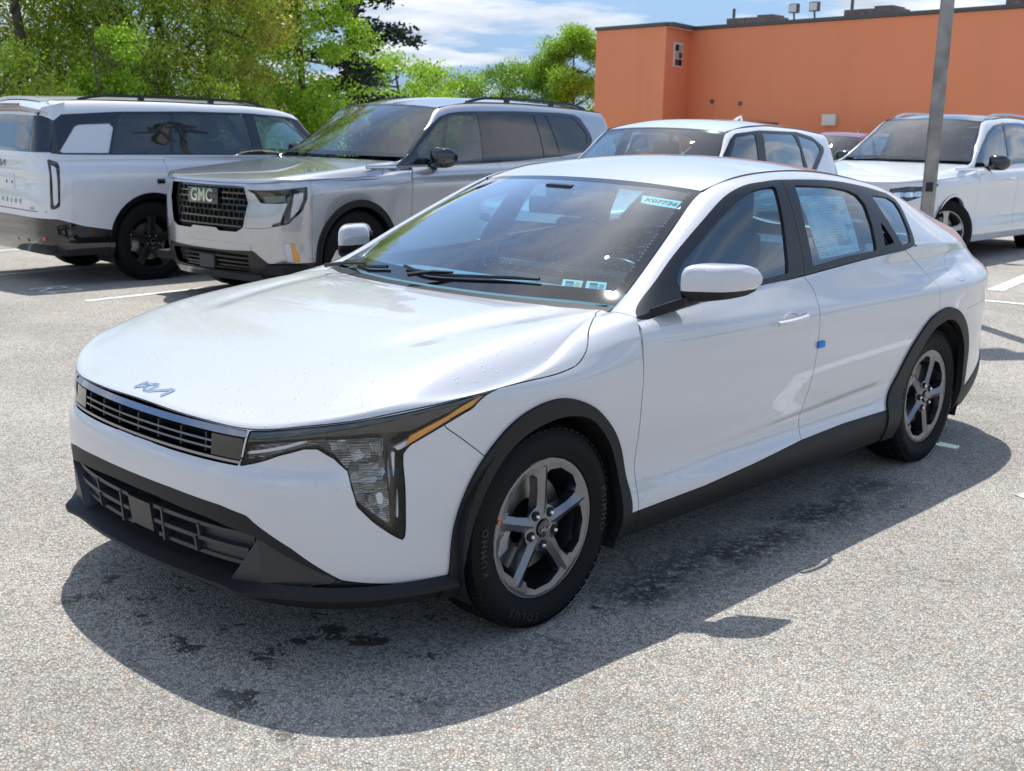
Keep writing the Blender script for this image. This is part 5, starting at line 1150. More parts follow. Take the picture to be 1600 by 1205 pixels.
def build_telluride():
    sp = dict(SP_TEL); sp.update(label='boxy white suv showing its tailgate and dark side glass', paint='white_paint', spokes=blade_spokes(5, .034), alloy='alloy_dark', rails=(1.45, 3.55, 'satin_black'), clad='gloss_black', glass_mat=['car_glass', 'privacy_glass', 'privacy_glass', 'white_paint', 'gloss_black'],
        dlo=[(.48, 1.19), (.80, 1.42), (1.05, 1.58), (1.20, 1.615), (1.72, 1.642), (2.39, 1.644), (3.22, 1.622), (3.78, 1.585), (3.86, 1.53), (3.95, 1.24), (3.86, 1.228), (3.34, 1.225), (1.5, 1.225), (.80, 1.20)],
        glass=[[(.78, 1.235), (1.02, 1.44), (1.15, 1.56), (1.25, 1.595), (1.66, 1.62), (1.60, 1.24)], [(1.78, 1.624), (2.60, 1.622), (2.68, 1.242), (1.72, 1.242)], [(2.63, 1.621), (3.19, 1.602), (3.26, 1.45), (3.33, 1.27), (3.32, 1.242), (2.71, 1.242)], [(3.265, 1.515), (3.62, 1.497), (3.67, 1.48), (3.865, 1.24), (3.37, 1.240)]],
        side_cuts=dict(tail_lamp=xzcond(3.8, [(3.965, 1.184), (3.889, 1.155), (3.905, 1.05), (3.922, .759), (3.971, .735), (4.0, .735), (3.985, 1.12)], .75), rear_glass=yzcond(3.7, [(-.1, 1.245), (.85, 1.245), (.80, 1.53), (.70, 1.57), (-.1, 1.58)]),
            low=(lambda V: V[:, 0] > 3.3, lambda V, U: V[:, 2]-np.interp(V[:, 0], (3.32, 3.43, 3.70, 3.95, 4.1), (.47, .531, .574, .644, .650)))))
    p = build_suv(sp); car = p['root']; E = None
    whole('rear_window', p['rear_glass'], 'privacy_glass', car, 0, .012)
    lo = whole('rear_bumper', p['low'], 'gloss_black', car, .001, .03)
    for s in (-1, 1):
        m = (mirrored if s > 0 else (lambda q: q)); t = mk('tail_light', m(panel(offset(p['tail_lamp'], .003), .001, .02)), 'gloss_black', car)
        a_, _ = trim(p['tail_lamp'], sd(p['tail_lamp'].V[:, [0, 2]], [(3.96, 1.13), (3.93, 1.11), (3.935, .80), (3.955, .77), (3.975, .77), (3.968, 1.1)])); mk('light_strip', m(panel(offset(a_, .006), 0, .008)), 'white_paint', t)
        box('bumper_reflector', 4.03, 4.055, s*.80-.085, s*.80+.085, .448, .482, 'red_lens', lo, bevel=.006)
        for y in (.30, .55): box('diffuser_rib', 4.0, 4.085, s*y-.012, s*y+.012, .42, .60, 'satin_black', lo)
        box('arch_bracket', 2.84, 2.92, s*.985-.02, s*.985+.02, .955, 1.0, 'gloss_black', car, bevel=.005)
    # tailgate lettering, plate, logo, seam
    X = lambda y, z: p['S'].V[np.argmin((np.abs(p['S'].V[:, 1])-abs(y))**2+(p['S'].V[:, 2]-z)**2+np.where(p['S'].V[:, 0] < 3.9, 9, 0))][0]
    emblem(car, frame((X(0, 1.13)+.004, 0, 1.13), (0, 1, 0), (1, 0, .1)), .21, 'gloss_black')
    box('licence_plate', X(.2, .96)+.002, X(.2, .96)+.012, -.30, .30, .88, 1.045, 'white_paint', car, bevel=.004); box('plate_recess', X(.3, .96)-.02, X(.3, .96)+.003, -.55, .55, .85, 1.07, 'white_paint', car, bevel=.01)
    for i, ch in enumerate('TELLURIDE'): text_mesh('tailgate_letter', ch, .058, 'satin_chrome', car, frame((X(.2, .785)+.004, -.44+.11*i, .785), (0, 1, 0), (1, 0, 0)), .003, .002)
    text_mesh('drive_badge', 'AWD', .032, 'satin_chrome', car, frame((X(.7, .735)+.004, .70, .735), (0, 1, 0), (1, 0, 0)), .002, .001)
    for s in (-1, 1):
        for y in (.12, .26): lathe_o = box('plate_hole', X(.2, .96)+.011, X(.2, .96)+.014, s*y-.012, s*y+.012, .945, .970, 'black_void', car)
    # spoiler over the rear window
    r = []
    for y in np.linspace(-.74, .74, 17):
        e = 1-(abs(y)/.74)**4*.5; zt = 1.715-.05*(y/.74)**2; r.append([(3.72, y, zt+.035), (3.90+.10*e, y, zt-.02), (3.92+.10*e, y, zt-.045), (3.86, y, zt-.075), (3.75, y, zt-.10)])
    so_ = sweep('spoiler', r, 'white_paint', car, angle=50); box('brake_light', 4.005, 4.026, -.35, .35, 1.665, 1.68, 'red_lens', so_)
    r = [[(3.76, y, 1.62), (3.98, y, 1.625-.03*(y/.7)**2), (3.94, y, 1.56-.02*(y/.7)**2), (3.80, y, 1.50)] for y in np.linspace(-.68, .68, 13)]; sweep('spoiler_underside', r, 'gloss_black', so_, angle=40)
    tube('gate_seam', [(X(y, .71)+.0015, y, .71) for y in np.linspace(-.9, .9, 15)], .004, 'black_void', car, 4)
    for x in (2.3, 3.3): tube('exhaust', [(3.2, .0, .33), (3.6, .25, .33), (3.95, .38, .34)], .03, 'brake_metal', car, 8) if x > 3 else None
    tube('axle_beam', [(2.97, -.7, .33), (2.97, .7, .33)], .045, 'brake_metal', car, 8); box('muffler', 3.25, 3.5, -.45, .2, .28, .42, 'brake_metal', car, bevel=.05)
    # black tribal decal across the rear side glass
    V = []; D_ = []
    for ln in ([(1.0, .0), (.55, .03), (.35, .12), (.1, .30), (-.1, .34)], [(.30, .12), (.18, -.05), (.02, -.18), (-.08, -.26)], [(.0, .33), (-.2, .1), (-.28, -.1), (-.38, -.30)], [(-.1, .05), (-.5, .09), (-1.0, .02)], [(.15, .18), (-.3, .22), (-.7, .20)], [(.45, .04), (.6, .18)]):
        P = smooth_poly(ln, 4); n = len(P)
        for a, b, i in zip(P[:-1], P[1:], range(n-1)):
            d = (b-a)/np.linalg.norm(b-a); q = np.array((-d[1], d[0])); w = .055*(1-.75*abs(2*(i+.5)/n-.9)); k = len(V)
            for pt in (a+q*w, a-q*w, b-q*w, b+q*w):
                x, z = 2.66+pt[0]*.42, 1.43+pt[1]*.32; kk = np.argmin((p['S'].V[:, 0]-x)**2+(p['S'].V[:, 2]-z)**2); V.append((x, abs(p['S'].V[kk, 1])+.003, z))
            D_.append((k, k+1, k+2, k+3))
    poly('side_decal', V, D_, 'satin_black', car)
    return p
def build_mercedes():
    sp = dict(SP_MER); sp.update(label='white suv with black glass roof and turned front wheel, behind the light pole', paint='white_paint', spokes=blade_spokes(5, .028), alloy='alloy_silver', rails=(1.55, 3.5, 'satin_chrome'), clad='white_paint', roof_mat='gloss_black', steer=-.55, glass_mat=['car_glass', 'privacy_glass'],
        dlo=[(.66, 1.105), (.80, 1.20), (1.05, 1.36), (1.30, 1.51), (1.55, 1.60), (1.85, 1.635), (2.4, 1.64), (3.0, 1.61), (3.4, 1.56), (3.62, 1.42), (3.45, 1.20), (2.8, 1.165), (1.55, 1.125)],
        glass=[[(.95, 1.15), (1.08, 1.33), (1.33, 1.48), (1.58, 1.57), (1.80, 1.60), (1.78, 1.35), (1.74, 1.155)], [(1.86, 1.61), (2.55, 1.605), (2.62, 1.4), (2.60, 1.18), (1.82, 1.16)], [(2.68, 1.60), (3.2, 1.565), (3.42, 1.50), (3.5, 1.40), (3.36, 1.24), (2.68, 1.19)]],
        front_cuts=dict(lamp=[(2.9, 5.2), (4.2, 5.45), (6.2, 5.25), (7.0, 5.35), (6.6, 4.8), (5.62, 4.3), (3.84, 3.7), (2.9, 4.1)], grille=[(-1, 5.3), (2.2, 5.2), (2.5, 4.2), (2.0, 2.9), (-1, 2.7)], low=[(-1, 1.6), (2.6, 1.6), (3.4, .9), (3.0, .2), (-1, .2)]), side_cuts=dict(rear_glass=yzcond(3.5, [(-.1, 1.2), (.74, 1.2), (.64, 1.54), (-.1, 1.56)])))
    p = build_suv(sp); car = p['root']; E = SE(suv_front(sp)); whole('rear_window', p['rear_glass'], 'privacy_glass', car, 0, .01)
    for s in (False, True):
        mm = mirrored if s else (lambda m: m); b = mk('headlight', mm(panel(offset(p['lamp'], -.05), 0, -.05)), 'gloss_black', car)
        for u in (3.6, 4.4, 5.2): a_, _ = trim(p['lamp'], np.hypot((p['lamp'].U[:, 0]-u)*.55, p['lamp'].U[:, 1]-4.55)-.30); mk('lamp_unit', mm(panel(offset(a_, -.02), .001, .015)), 'chrome', b)
        mk('lens', mm(offset(p['lamp'], 0)), 'lamp_glass', b)
    g = mk('grille', panel(joined(offset(p['grille'], -.04), mirrored(offset(p['grille'], -.04))), 0, -.04), 'black_void', car)
    for v in (4.7, 4.1, 3.4): fbar('grille_bar', E, [(t*2.2, v) for t in np.linspace(-1, 1, 13)], -.004, .03, .02, 'satin_chrome', g, False)
    mk('lower_grille', panel(joined(offset(p['low'], -.03), mirrored(offset(p['low'], -.03))), 0, -.03), 'black_void', p['front_bumper'])
    return p
def build_compact(sp, label, paint_, group=None):
    sp = dict(sp); sp.update(label=label, paint=paint_, group=group, spokes=blade_spokes(5, .03), mirror_mat=paint_, frame='satin_black', glass_mat=['car_glass', 'car_glass'],
        dlo=[(.52, 1.01), (.80, 1.24), (1.08, 1.44), (1.20, 1.49), (1.65, 1.522), (2.54, 1.518), (2.90, 1.472), (3.14, 1.375), (3.10, 1.33), (2.62, 1.08), (1.6, 1.03)],
        glass=[[(.78, 1.05), (.92, 1.24), (1.18, 1.46), (1.54, 1.49), (1.50, 1.27), (1.46, 1.05)], [(1.70, 1.497), (2.42, 1.493), (2.50, 1.36), (2.48, 1.10), (1.62, 1.06)], [(2.52, 1.49), (2.93, 1.43), (3.03, 1.36), (2.58, 1.12)]],
        front_cuts=dict(lamp=[(2.9, 5.3), (6.4, 5.3), (6.2, 4.7), (3.0, 4.6)], grille=[(-1, 5.0), (2.6, 5.0), (2.6, 2.6), (-1, 2.6)]),
        side_cuts=dict(tail_lamp=xzcond(3.0, [(3.10, 1.0), (3.14, 1.08), (3.6, 1.10), (3.6, .96), (3.3, .95)], .35), rear_glass=yzcond(3.0, [(-.1, 1.14), (.70, 1.14), (.60, 1.40), (-.1, 1.42)])))
    p = build_suv(sp); car = p['root']; E = SE(suv_front(sp)); whole('rear_window', p['rear_glass'], 'privacy_glass', car, 0, .01); pair('tail_light', offset(p['tail_lamp'], .004), 'red_lens', car)
    for s in (False, True):
        mm = mirrored if s else (lambda m: m); b = mk('headlight', mm(panel(offset(p['lamp'], -.03), 0, -.03)), 'dark_chrome', car); mk('lens', mm(offset(p['lamp'], 0)), 'lamp_glass', b)
    mk('grille', panel(joined(offset(p['grille'], -.03), mirrored(offset(p['grille'], -.03))), 0, -.03), 'black_void', car)
    r = []
    for y in np.linspace(-.60, .60, 13): e = 1-(abs(y)/.62)**4*.6; zt = 1.535-.055*(y/.6)**2; r.append([(3.05, y, zt+.03), (3.35+.09*e, y, zt-.045), (3.36+.09*e, y, zt-.07), (3.20, y, zt-.09)])
    sweep('spoiler', r, paint_, car, angle=50)
    tube('antenna_fin', [(2.50, 0, 1.60), (2.58, 0, 1.635), (2.66, 0, 1.66), (2.69, 0, 1.62)], [.016, .014, .008, .01], paint_, car, 6)
    return p
GMC = build_gmc(); TEL = build_telluride(); MER = build_mercedes()
CMP = build_compact(SP_CMP, 'white compact suv parked right behind the sedan, mostly hidden by its roof', 'white_paint')
def far_car(x, y, rz, label, paint_, sz=1.):
    sp = dict(SP_CMP); sp.update(x=x, y=y, rz=rz, name='parked_car', dz=0, sz=sz); return build_compact(sp, label, paint_)
far_car(18.3, 8.6, .1, 'distant red car glimpsed between the white compact and the white suv', 'red_paint', .95)
far_car(20.0, 15.6, .1, 'distant red car at the foot of the orange building corner, behind the silver suv', 'red_paint', .95)
far_car(8.0, 14.5, 3.0, 'white car at the far left edge, behind the boxy suv', 'white_paint', 1.1)
# ---------------------------------------------------------------- markings on the lot
strip('parking_line', [(2.35, 6.72), (9.2, 7.2)], .10, 'white bay line starting in front of the silver suv bumper', 'line_paint')
strip('parking_line', [(1.2, 9.15), (9.0, 9.35)], .10, 'white bay line under the boxy white suv, left of its rear wheels', 'line_paint')
strip('parking_line', [(2.2, 11.75), (10.0, 11.6)], .10, 'farthest white bay line behind the boxy suv at the left edge', 'line_paint')
strip('parking_line', [(4.0, 1.75), (7.0, 1.95)], .10, 'white bay line beside the far side of the white sedan', 'line_paint')
strip('parking_line', [(8.28, 1.05), (8.45, .1), (8.6, -2.4)], .10, 'thin white cross line on the asphalt right of the sedan tail', 'line_paint')
strip('parking_line', [(9.05, 1.22), (15.5, 2.1)], .16, 'wide white bay line beside the white suv with turned wheel', 'line_paint')
strip('parking_line', [(2.50, -1.44), (3.4, -1.9), (8.0, -2.4)], .10, 'white line end at the right edge of the open asphalt', 'line_paint')
def stencil():
    me = text_mesh('bay_marking', 'R2', .42, 'line_paint', None, Matrix.Translation((2.50, 7.62, gz(2.5, 7.62)+.006)) @ Matrix.Rotation(math.radians(-83), 4, 'Z') @ Matrix.Diagonal((1, 1.25, 1, 1)), .0, .004)
    tag(me, 'faded stencilled marking in the shade behind the boxy suv', 'marking', kind='structure')
stencil()
# ---------------------------------------------------------------- orange store
def stucco():
    t = NT('orange_stucco'); o = t.obj(); n1 = t.noise(o, .25, 4, .6); n2 = t.noise(o, 30, 3)
    s = t.n('SeparateXYZ'); t.put(s.inputs[0], o)
    streak = t.n('TexNoise'); mp = t.n('Mapping'); t.put(mp.inputs[0], o); mp.inputs['Scale'].default_value = (1.2, 1.2, .05); t.put(streak.inputs['Vector'], mp.outputs[0]); streak.inputs['Scale'].default_value = 1.5
    c = t.mix(n1, (.80, .265, .125), (.90, .315, .155)); c = t.mix(t.math('MULTIPLY', t.ramp(streak.outputs[0], (.5, (0,)*3), (.7, (1,)*3)), .16), c, (.70, .25, .14))
    MAT['orange_stucco'] = t.set(col=c, rough=.85, normal=t.bump(n2, .3, .02))
stucco(); plain('coping', (.085, .10, .095), .45, .3); plain('roof_unit', (.11, .12, .12), .5, .4, var=.3); plain('weathered_steel', (.30, .28, .255), .5, .55, grain=.1, gscale=60, var=.28); plain('concrete', (.42, .41, .39), .8, grain=.4, gscale=60, var=.15)
plain('white_metal', (.72, .72, .70), .4); plain('brick_low', (.30, .13, .08), .8, grain=.3, gscale=40, var=.2)
def store():
    b = empty('orange_store', (41, 22, 0)); tag(b, 'low orange stucco store with flat roof and dark coping', 'building')
    off = Vector((-41, -22, 0)); H = 6.0
    outline = [(40.62, 32.4), (40.0, 28.0), (42.4, 28.45), (39.95, 10.4), (72, 10.4), (72, 32.4)]
    V = [Vector((x, y, -.6))+off for x, y in outline]+[Vector((x, y, H-.02))+off for x, y in outline]; n = len(outline)
    poly('wall', V, [(i, (i+1) % n, n+(i+1) % n, n+i) for i in range(n)]+[tuple(range(n, 2*n))], 'orange_stucco', b)
    for i in range(n):
        a, c = Vector((*outline[i], H))+off, Vector((*outline[(i+1) % n], H))+off; d = (c-a).normalized(); q = Vector((d.y, -d.x, 0)) if True else d
        cen = Vector((56, 14, H))+off
        if q.dot(a-cen) < 0: q = -q
        o = [a-d*.05+q*.07, c+d*.05+q*.07, c-q*.35, a-q*.35]; poly('coping', [p+Vector((0, 0, .0)) for p in o]+[p+Vector((0, 0, .14)) for p in o], BF, 'coping', b)
    # barred vent window near the inner corner
    a, c = Vector((40.0, 28.0, 0))+off, Vector((42.4, 28.45, 0))+off; d = (c-a).normalized(); q = Vector((d.y, -d.x, 0)); 
    if q.y > 0: q = -q
    M4 = frame(a+d*1.25+q*.02+Vector((0, 0, 4.85)), d, q); f = poly('window', [M4 @ Vector(p) for p in boxv(-.42, .42, -.52, .52, -.02, .04)], BF, 'white_metal', b)
    for i in range(2):
        for j in range(3): poly('pane', [M4 @ Vector(p) for p in boxv(-.36+.37*i, -.02+.37*i, -.46+.31*j, -.19+.31*j, .03, .05)], BF, ['gloss_black', 'black_void', 'concrete'][(i+j*2) % 3], f)
    # roof equipment
    for (x, y, l, w, h) in ((45.5, 27.3, 1.2, 2.6, .75), (43.5, 20.4, 1.3, 2.3, .62), (44, 14.0, 1.3, 2.2, .9)):
        u = poly('roof_unit', [Vector(p)+off for p in boxv(x, x+l, y-w/2, y+w/2, H, H+h)], BF, 'roof_unit', b, bevel=.03); tube('flue', [Vector((x+.3, y+w/2-.2, H+h))+off, Vector((x+.3, y+w/2-.2, H+h+.45))+off], .07, 'roof_unit', u, 8); poly('fan_cowl', [Vector(p)+off for p in boxv(x+.1, x+l-.1, y-w/2+.2, y-w/2+1.0, H+h, H+h+.09)], BF, 'coping', u)
    for (x, y) in ((41.9, 22.95), (41.7, 21.9)):
        fl = poly('floodlight', [Vector(p)+off for p in boxv(x-.1, x+.12, y-.2, y+.2, H+.42, H+.80)], BF, 'roof_unit', b, bevel=.03); tube('bracket', [Vector((x+.1, y, H))+off, Vector((x, y, H+.45))+off], .04, 'roof_unit', fl, 6)
        poly('lamp_face', [Vector(p)+off for p in boxv(x-.115, x-.10, y-.16, y+.16, H+.46, H+.76)], BF, 'white_lens', fl)
    def wallpt(y): return 42.4+(39.95-42.4)*(28.45-y)/18.05
    box('wall_box', wallpt(20.6)-.18-41, wallpt(20.6)-41, 20.3-22, 20.9-22, 1.9, 2.35, 'white_metal', b, bevel=.02)
    box('wall_louvre', wallpt(24)-.12-41, wallpt(24)-.02-41, 23.2-22, 24.9-22, 1.55, 2.0, 'roof_unit', b)
    for (y, z) in ((26.9, 2.8), (25.3, 2.7)): box('wall_socket', wallpt(y)-.06-41, wallpt(y)-41, y-.08-22, y+.08-22, z, z+.16, 'roof_unit', b)
store()
def rail():
    r = empty('guard_rail', (39.5, 20, 0)); tag(r, 'white guard rail on low brick wall along the orange store', 'railing')
    box('low_wall', -.25, .0, -7.2, 3.6, -.3, 1.15, 'brick_low', r)
    for z in (1.55,): tube('top_rail', [(-.12, -7.2, z), (-.12, 3.6, z)], .05, 'white_metal', r, 8)
    for i in range(10): tube('post', [(-.12, -7.2+1.2*i, 1.1), (-.12, -7.2+1.2*i, 1.55)], .03, 'white_metal', r, 6)
    r.rotation_euler = (0, 0, .128)
rail()
# ---------------------------------------------------------------- light pole
def pole():
    p = empty('light_pole', (7.50, 1.31, gz(7.5, 1.31))); tag(p, 'square weathered steel light pole standing behind the sedan tail', 'lamp post'); a = math.radians(24)
    def ring(r, z): return [Vector((r*math.sqrt(2)*math.cos(a+math.radians(45+90*k)), r*math.sqrt(2)*math.sin(a+math.radians(45+90*k)), z)) for k in range(4)]
    def bev(r, z):
        R = ring(r, z); out = []
        for k in range(4):
            p0, p1, p2 = R[k-1], R[k], R[(k+1) % 4]; out += [p1+(p0-p1).normalized()*.014, p1+(p2-p1).normalized()*.014]
        return out
    sweep('shaft', [bev(.060, 0.02), bev(.0585, 1.5), bev(.057, 3), bev(.055, 4.75)], 'weathered_steel', p, angle=30)
    box('base_plate', -.16, .16, -.16, .16, -.02, .03, 'weathered_steel', p, bevel=.006); lathe_ = None
    sweep('footing', [[(.26*math.cos(t), .26*math.sin(t), z) for t in [2*math.pi*k/24 for k in range(24)]] for z in (-.3, -.02)], 'concrete', p)
    arm = poly('arm', boxv(-.34, 0, .0-.03, .03, 4.60, 4.66), BF, 'weathered_steel', p); arm.rotation_euler = (0, 0, math.radians(-35))
    h = poly('lamp_head', [(-.75, -.19, 4.56), (-.30, -.19, 4.56), (-.30, .19, 4.56), (-.75, .19, 4.56), (-.70, -.17, 4.70), (-.30, -.17, 4.74), (-.30, .17, 4.74), (-.70, .17, 4.70)], BF, 'roof_unit', arm, bevel=.01)
    poly('lamp_lens', boxv(-.70, -.36, -.14, .14, 4.548, 4.558), BF, 'white_lens', h)
    box('hand_hole', -.03, .03, -.066, -.060, 1.02, 1.10, 'satin_black', p, bevel=.003).rotation_euler = (0, 0, a-math.radians(90))
pole()
# ---------------------------------------------------------------- notes in the sedan's windshield
def notes():
    def quad(name, q, mat, lab):
        n = (q[1]-q[0]).cross(q[3]-q[0]).normalized(); 
        if n.x > 0: n = -n
        V = [p-n*.006 for p in q]; o = poly(name, V, [(0, 1, 2, 3)], mat); tag(o, lab, 'sticker'); return o, frame((V[0]+V[1]+V[2]+V[3])/4+n*.001, q[1]-q[0], n), (q[1]-q[0]).length, (q[3]-q[0]).length
    plain('paper_green', (.55, .82, .76), .7); plain('ink', (.03, .05, .05), .7); plain('sticker_base', (.60, .74, .70), .6); plain('sticker_blue', (.04, .18, .30), .6); plain('sticker_gold', (.55, .36, .12), .6)
    q = [Vector(p) for p in ((1.061, -.398, 1.290), (1.099, -.560, 1.274), (1.042, -.588, 1.249), (1.003, -.435, 1.265))]
    o, m, w, h = quad('stock_tag', q, 'paper_green', 'pale green tag lettered K07736 at the top corner of the sedan windshield')
    text_mesh('lettering', 'K07736', .042, 'ink', o, m, .0002, .0012)
    for k, (pts, lab, col2) in enumerate(((((.504, -.490, 1.020), (.528, -.560, 1.019), (.484, -.582, .987), (.462, -.513, .990)), 'small inspection sticker low in the windshield, the one nearer the wiper', 'sticker_gold'), (((.535, -.572, 1.020), (.562, -.638, 1.018), (.518, -.664, .984), (.489, -.597, .986)), 'small inspection sticker low in the windshield, the one nearer the pillar', 'sticker_blue'))):
        o, m, w, h = quad('inspection_sticker', [Vector(p) for p in pts], 'sticker_base', lab)
        for (x0, x1, y0, y1, mt) in ((-.32, .1, -.3, .1, 'sticker_blue'), (.15, .38, -.32, .30, col2), (-.36, .05, .18, .34, 'ink')):
            poly('printed_field', [m @ Vector((x*w, y*h, .0006)) for x, y in ((x0, y0), (x1, y0), (x1, y1), (x0, y1))], [(0, 1, 2, 3)], mt, o)
notes()
# ---------------------------------------------------------------- trees
def leaf_mat(name, cols, trans=.35):
    t = NT(name); g = t.n('NewGeometry'); o = t.obj()
    c = t.ramp(g.outputs['Random Per Island'], *[(i/(len(cols)-1), x) for i, x in enumerate(cols)])
    c = t.mix(t.ramp(t.noise(o, .9, 3), (.35, (0,)*3), (.65, (.55,)*3)), c, cols[-1])
    t.t.nodes.remove(t.b); d = t.n('BsdfDiffuse'); tr = t.n('BsdfTranslucent'); gl = t.n('BsdfGlossy'); gl.inputs['Roughness'].default_value = .4
    t.put(d.inputs[0], c); t.put(tr.inputs[0], c); m = t.n('MixShader'); m.inputs[0].default_value = trans; t.put(m.inputs[1], d.outputs[0]); t.put(m.inputs[2], tr.outputs[0])
    m2 = t.n('MixShader'); m2.inputs[0].default_value = .05; t.put(m2.inputs[1], m.outputs[0]); t.put(m2.inputs[2], gl.outputs[0]); t.put(t.out.inputs[0], m2.outputs[0]); MAT[name] = t.m
leaf_mat('leaf_mixed', [(.07, .14, .012), (.20, .35, .022), (.46, .60, .042), (.54, .50, .055), (.30, .48, .035)], .5)
leaf_mat('leaf_rust', [(.12, .19, .02), (.42, .44, .05), (.62, .36, .06), (.34, .42, .045)], .5)
leaf_mat('leaf_bright', [(.10, .21, .012), (.28, .48, .03), (.48, .68, .04), (.36, .58, .035)], .5)
leaf_mat('leaf_green', [(.10, .20, .02), (.18, .32, .03), (.26, .42, .035)], .45)
leaf_mat('needle_dark', [(.012, .03, .015), (.022, .045, .022), (.03, .055, .028)], .15)
plain('bark', (.10, .075, .055), .9, grain=.8, gscale=30, var=.35)
def leaves(name, C, size, mat, parent, rng, flat=.0):
    """diamond leaves at points C"""
    n = len(C); a = rng.normal(size=(n, 3)); a[:, 2] *= 1-flat; a /= np.linalg.norm(a, axis=1)[:, None]; b = np.cross(a, rng.normal(size=(n, 3))); b /= np.linalg.norm(b, axis=1)[:, None]+1e-9
    s = size*rng.uniform(.6, 1.35, (n, 1)); V = np.stack([C-a*s, C+b*s*.55+a*s*.1, C+a*s, C-b*s*.55+a*s*.1], 1).reshape(-1, 3)
    me = bpy.data.meshes.new(name); me.vertices.add(4*n); me.vertices.foreach_set('co', V.ravel()); me.loops.add(4*n); me.loops.foreach_set('vertex_index', np.arange(4*n, dtype=np.int32)); me.polygons.add(n); me.polygons.foreach_set('loop_start', np.arange(0, 4*n, 4, dtype=np.int32)); me.polygons.foreach_set('loop_total', np.full(n, 4, np.int32)); me.update(); me.validate()
    return link(name, me, mat, parent)
def tree(loc, h, spread, n, size, mat, label, seed, low=.18, group=None, trunk_r=.13, name='broadleaf_tree', lobes=34, fill=1.25):
    rng = np.random.default_rng(seed); t = empty(name, (loc[0], loc[1], gz(loc[0], loc[1])-.05)); tag(t, label, 'tree', group)
    P = [Vector((0, 0, 0))]
    for k in range(1, 7): P.append(Vector((rng.normal()*.05*h/6*k**.5, rng.normal()*.05*h/6*k**.5, h*.9*k/6)))
    tr = tube('trunk', P, [trunk_r*(1-.14*k) for k in range(7)], 'bark', t, 8)
    C = []; per = int(n/lobes)
    for i in range(lobes):
        zf = low+(1-low)*rng.random()**fill; z = h*zf; k = min(int(zf*.9/.9*6), 5); base = P[k]; a = rng.uniform(0, 2*math.pi)
        rad = spread*(max(.62*(zf < .5), math.sin(math.pi*min(1, .14+.80*(zf-low)/(1-low)))**.7))*rng.uniform(.35, 1.0); tip = Vector((base.x+rad*math.cos(a), base.y+rad*math.sin(a), z))
        if i < 22:
            m_ = base.lerp(tip, .5)+Vector((0, 0, -.12*rad)); st = Vector((base.x, base.y, max(.3, z-rad*.55))); tube('limb', [st, m_, tip], [trunk_r*.38, trunk_r*.22, .012], 'bark', tr, 5)
        r = spread*rng.uniform(.24, .46); q = rng.normal(size=(per, 3)); q /= np.linalg.norm(q, axis=1)[:, None]; q *= (r*rng.random((per, 1))**.5)*np.array([1, 1, .75])
        # twig-like strands inside the lobe
        q = q*rng.uniform(.75, 1.15, (per, 1)); C.append(q+np.array(tip))
    C = np.concatenate(C); C = C[C[:, 2] > .25]; leaves('crown', C, size, mat, t, rng); return t
def conifer(loc, h, r, seed, label):
    rng = np.random.default_rng(seed); t = empty('conifer_tree', (loc[0], loc[1], gz(*loc)-.05)); tag(t, label, 'tree'); tr = tube('trunk', [(0, 0, 0), (0, 0, h*.5), (.1, 0, h)], [.22, .14, .03], 'bark', t, 8); C = []
    for i in range(46):
        z = h*(.10+.88*i/46); L = r*(1-(z/h))**.75*rng.uniform(.7, 1.15)+.15; a = rng.uniform(0, 2*math.pi); tip = Vector((L*math.cos(a), L*math.sin(a), z-.12*L)); tube('limb', [(0, 0, z), tip*.6+Vector((0, 0, z*.4+.05)), tip], [.04, .025, .008], 'bark', tr, 4)
        for f in np.linspace(.2, 1, 9):
            p = np.array((tip.x*f, tip.y*f, z-.12*L*f)); C.append(p+rng.normal(size=(34, 3))*np.array([.22, .22, .11])*(1.15-.5*f))
    leaves('crown', np.concatenate(C), .085, 'needle_dark', t, rng, .5)
def at_px(px, d):
    """a spot d metres from the camera's standpoint towards a bearing"""
    a = .819+math.atan((px-800)/1814); return (-2.554+d*math.sin(a), -3.117+d*math.cos(a))
ROW = [(-60, 24, 9.5, 3.0, 'leaf_mixed', 'yellow green tree at the far left edge of the tree row'), (40, 22, 9.0, 2.3, 'leaf_mixed', 'slim yellow green tree, second from the left in the tree row'), (125, 25, 10, 2.6, 'leaf_rust', 'tree with rusty orange new leaves above the boxy suv tailgate'), (190, 22.5, 8.5, 2.0, 'leaf_mixed', 'loose yellow green tree above the rear side glass of the boxy suv'),
       (262, 24, 9.5, 2.5, 'leaf_mixed', 'dense yellow green tree above the middle of the boxy suv roof'), (330, 23, 9, 1.7, 'leaf_rust', 'thin rusty leaved tree with sky gaps beside it')]
for k, (px, d, h, sp_, m_, lab) in enumerate(ROW): tree(at_px(px, d), h, sp_, 38000, .037, m_, lab, 10+k, low=.07, group='trees along the edge of the lot', lobes=92, fill=1.6)
tree(at_px(465, 27), 8.2, 1.6, 70000, .042, 'leaf_bright', 'full bright green tree above the front of the boxy suv', 31, low=.08, lobes=150, trunk_r=.11, fill=1.5)
tree(at_px(385, 30), 8.5, 1.5, 26000, .045, 'leaf_mixed', 'slender yellow green tree behind the gap left of the bright green tree', 35, low=.08, lobes=70, fill=1.5)
conifer(at_px(548, 33), 11.0, 2.1, 41, 'dark conifer behind the bright green tree')
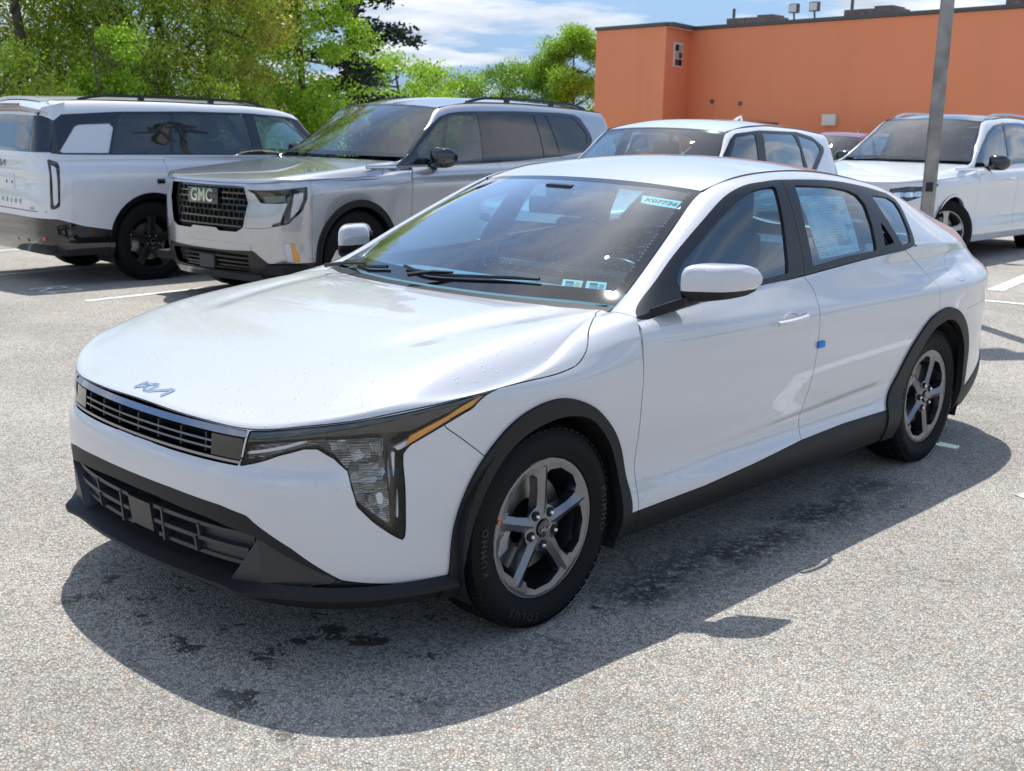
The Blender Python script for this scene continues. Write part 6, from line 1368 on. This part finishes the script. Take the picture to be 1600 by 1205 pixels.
for k, (px, d, h, sp_, lab) in enumerate(((20, 19.5, 2.7, 1.3, 'green bush at the far left below the tree row'), (120, 20, 2.9, 1.2, 'green bush under the rusty tree'), (165, 19.5, 3.2, .9, 'bright green sapling bush above the boxy suv roof rail'), (255, 20.5, 2.8, 1.2, 'green bush below the dense yellow green tree'), (350, 21, 2.9, 1.0, 'green bush below the thin rusty tree'))):
    tree(at_px(px, d), h, sp_, 9000, .034, 'leaf_bright' if k == 2 else 'leaf_mixed', lab, 60+k, low=.08, group='bushes under the tree row', trunk_r=.05, name='bush', lobes=22)
tree(at_px(615, 46), 4.6, 1.9, 6000, .075, 'leaf_bright', 'rounded light green tree right of the conifer', 71, low=.1)
tree(at_px(655, 50), 4.0, 1.9, 4500, .08, 'leaf_bright', 'small light green tree, third from the conifer', 72, low=.1)
tree(at_px(580, 52), 4.2, 1.8, 4500, .08, 'leaf_green', 'small green tree just right of the conifer trunk', 73, low=.1)
for k, (px, d, h, sp_) in enumerate(((700, 62, 3.9, 2.2), (740, 64, 4.1, 2.0), (775, 62, 4.6, 1.7), (808, 64, 4.8, 1.6), (838, 62, 4.3, 1.8))):
    tree(at_px(px, d), h, sp_*1.25, 9000, .065, 'leaf_bright' if k % 2 else 'leaf_green', ['low hazy green tree above the silver suv windshield', 'low green tree above the silver suv roof front', 'thin upright green tree above the silver suv roof', 'upright green tree next to the taller leafy tree', 'low green tree in front of the taller leafy tree'][k], 80+k, low=.1, group='far trees between the conifer and the store')
tree(at_px(882, 61), 6.5, 2.1, 42000, .06, 'leaf_bright', 'tall light green tree against the left corner of the orange store', 91, low=.08, lobes=54)
tree(at_px(858, 62), 5.9, 2.2, 22000, .06, 'leaf_green', 'green tree left of the tall tree by the store corner', 92, low=.08)
def far_wood():
    rng = np.random.default_rng(5); C = []
    for k in range(620):
        a = rng.uniform(0, 2*math.pi); d = rng.uniform(95, 150); x, y = -2.5+d*math.sin(a), -3.1+d*math.cos(a); r = rng.uniform(2, 4); q = rng.normal(size=(130, 3)); q /= np.linalg.norm(q, axis=1)[:, None]; q *= r*rng.random((130, 1))**.4; q[:, 2] = np.abs(q[:, 2])*1.2; C.append(q+np.array((x, y, 0)))
    o = leaves('far_wood', np.concatenate(C), .35, 'leaf_green', None, rng); tag(o, 'distant belt of green woods along the horizon', 'woods', kind='stuff')
far_wood()
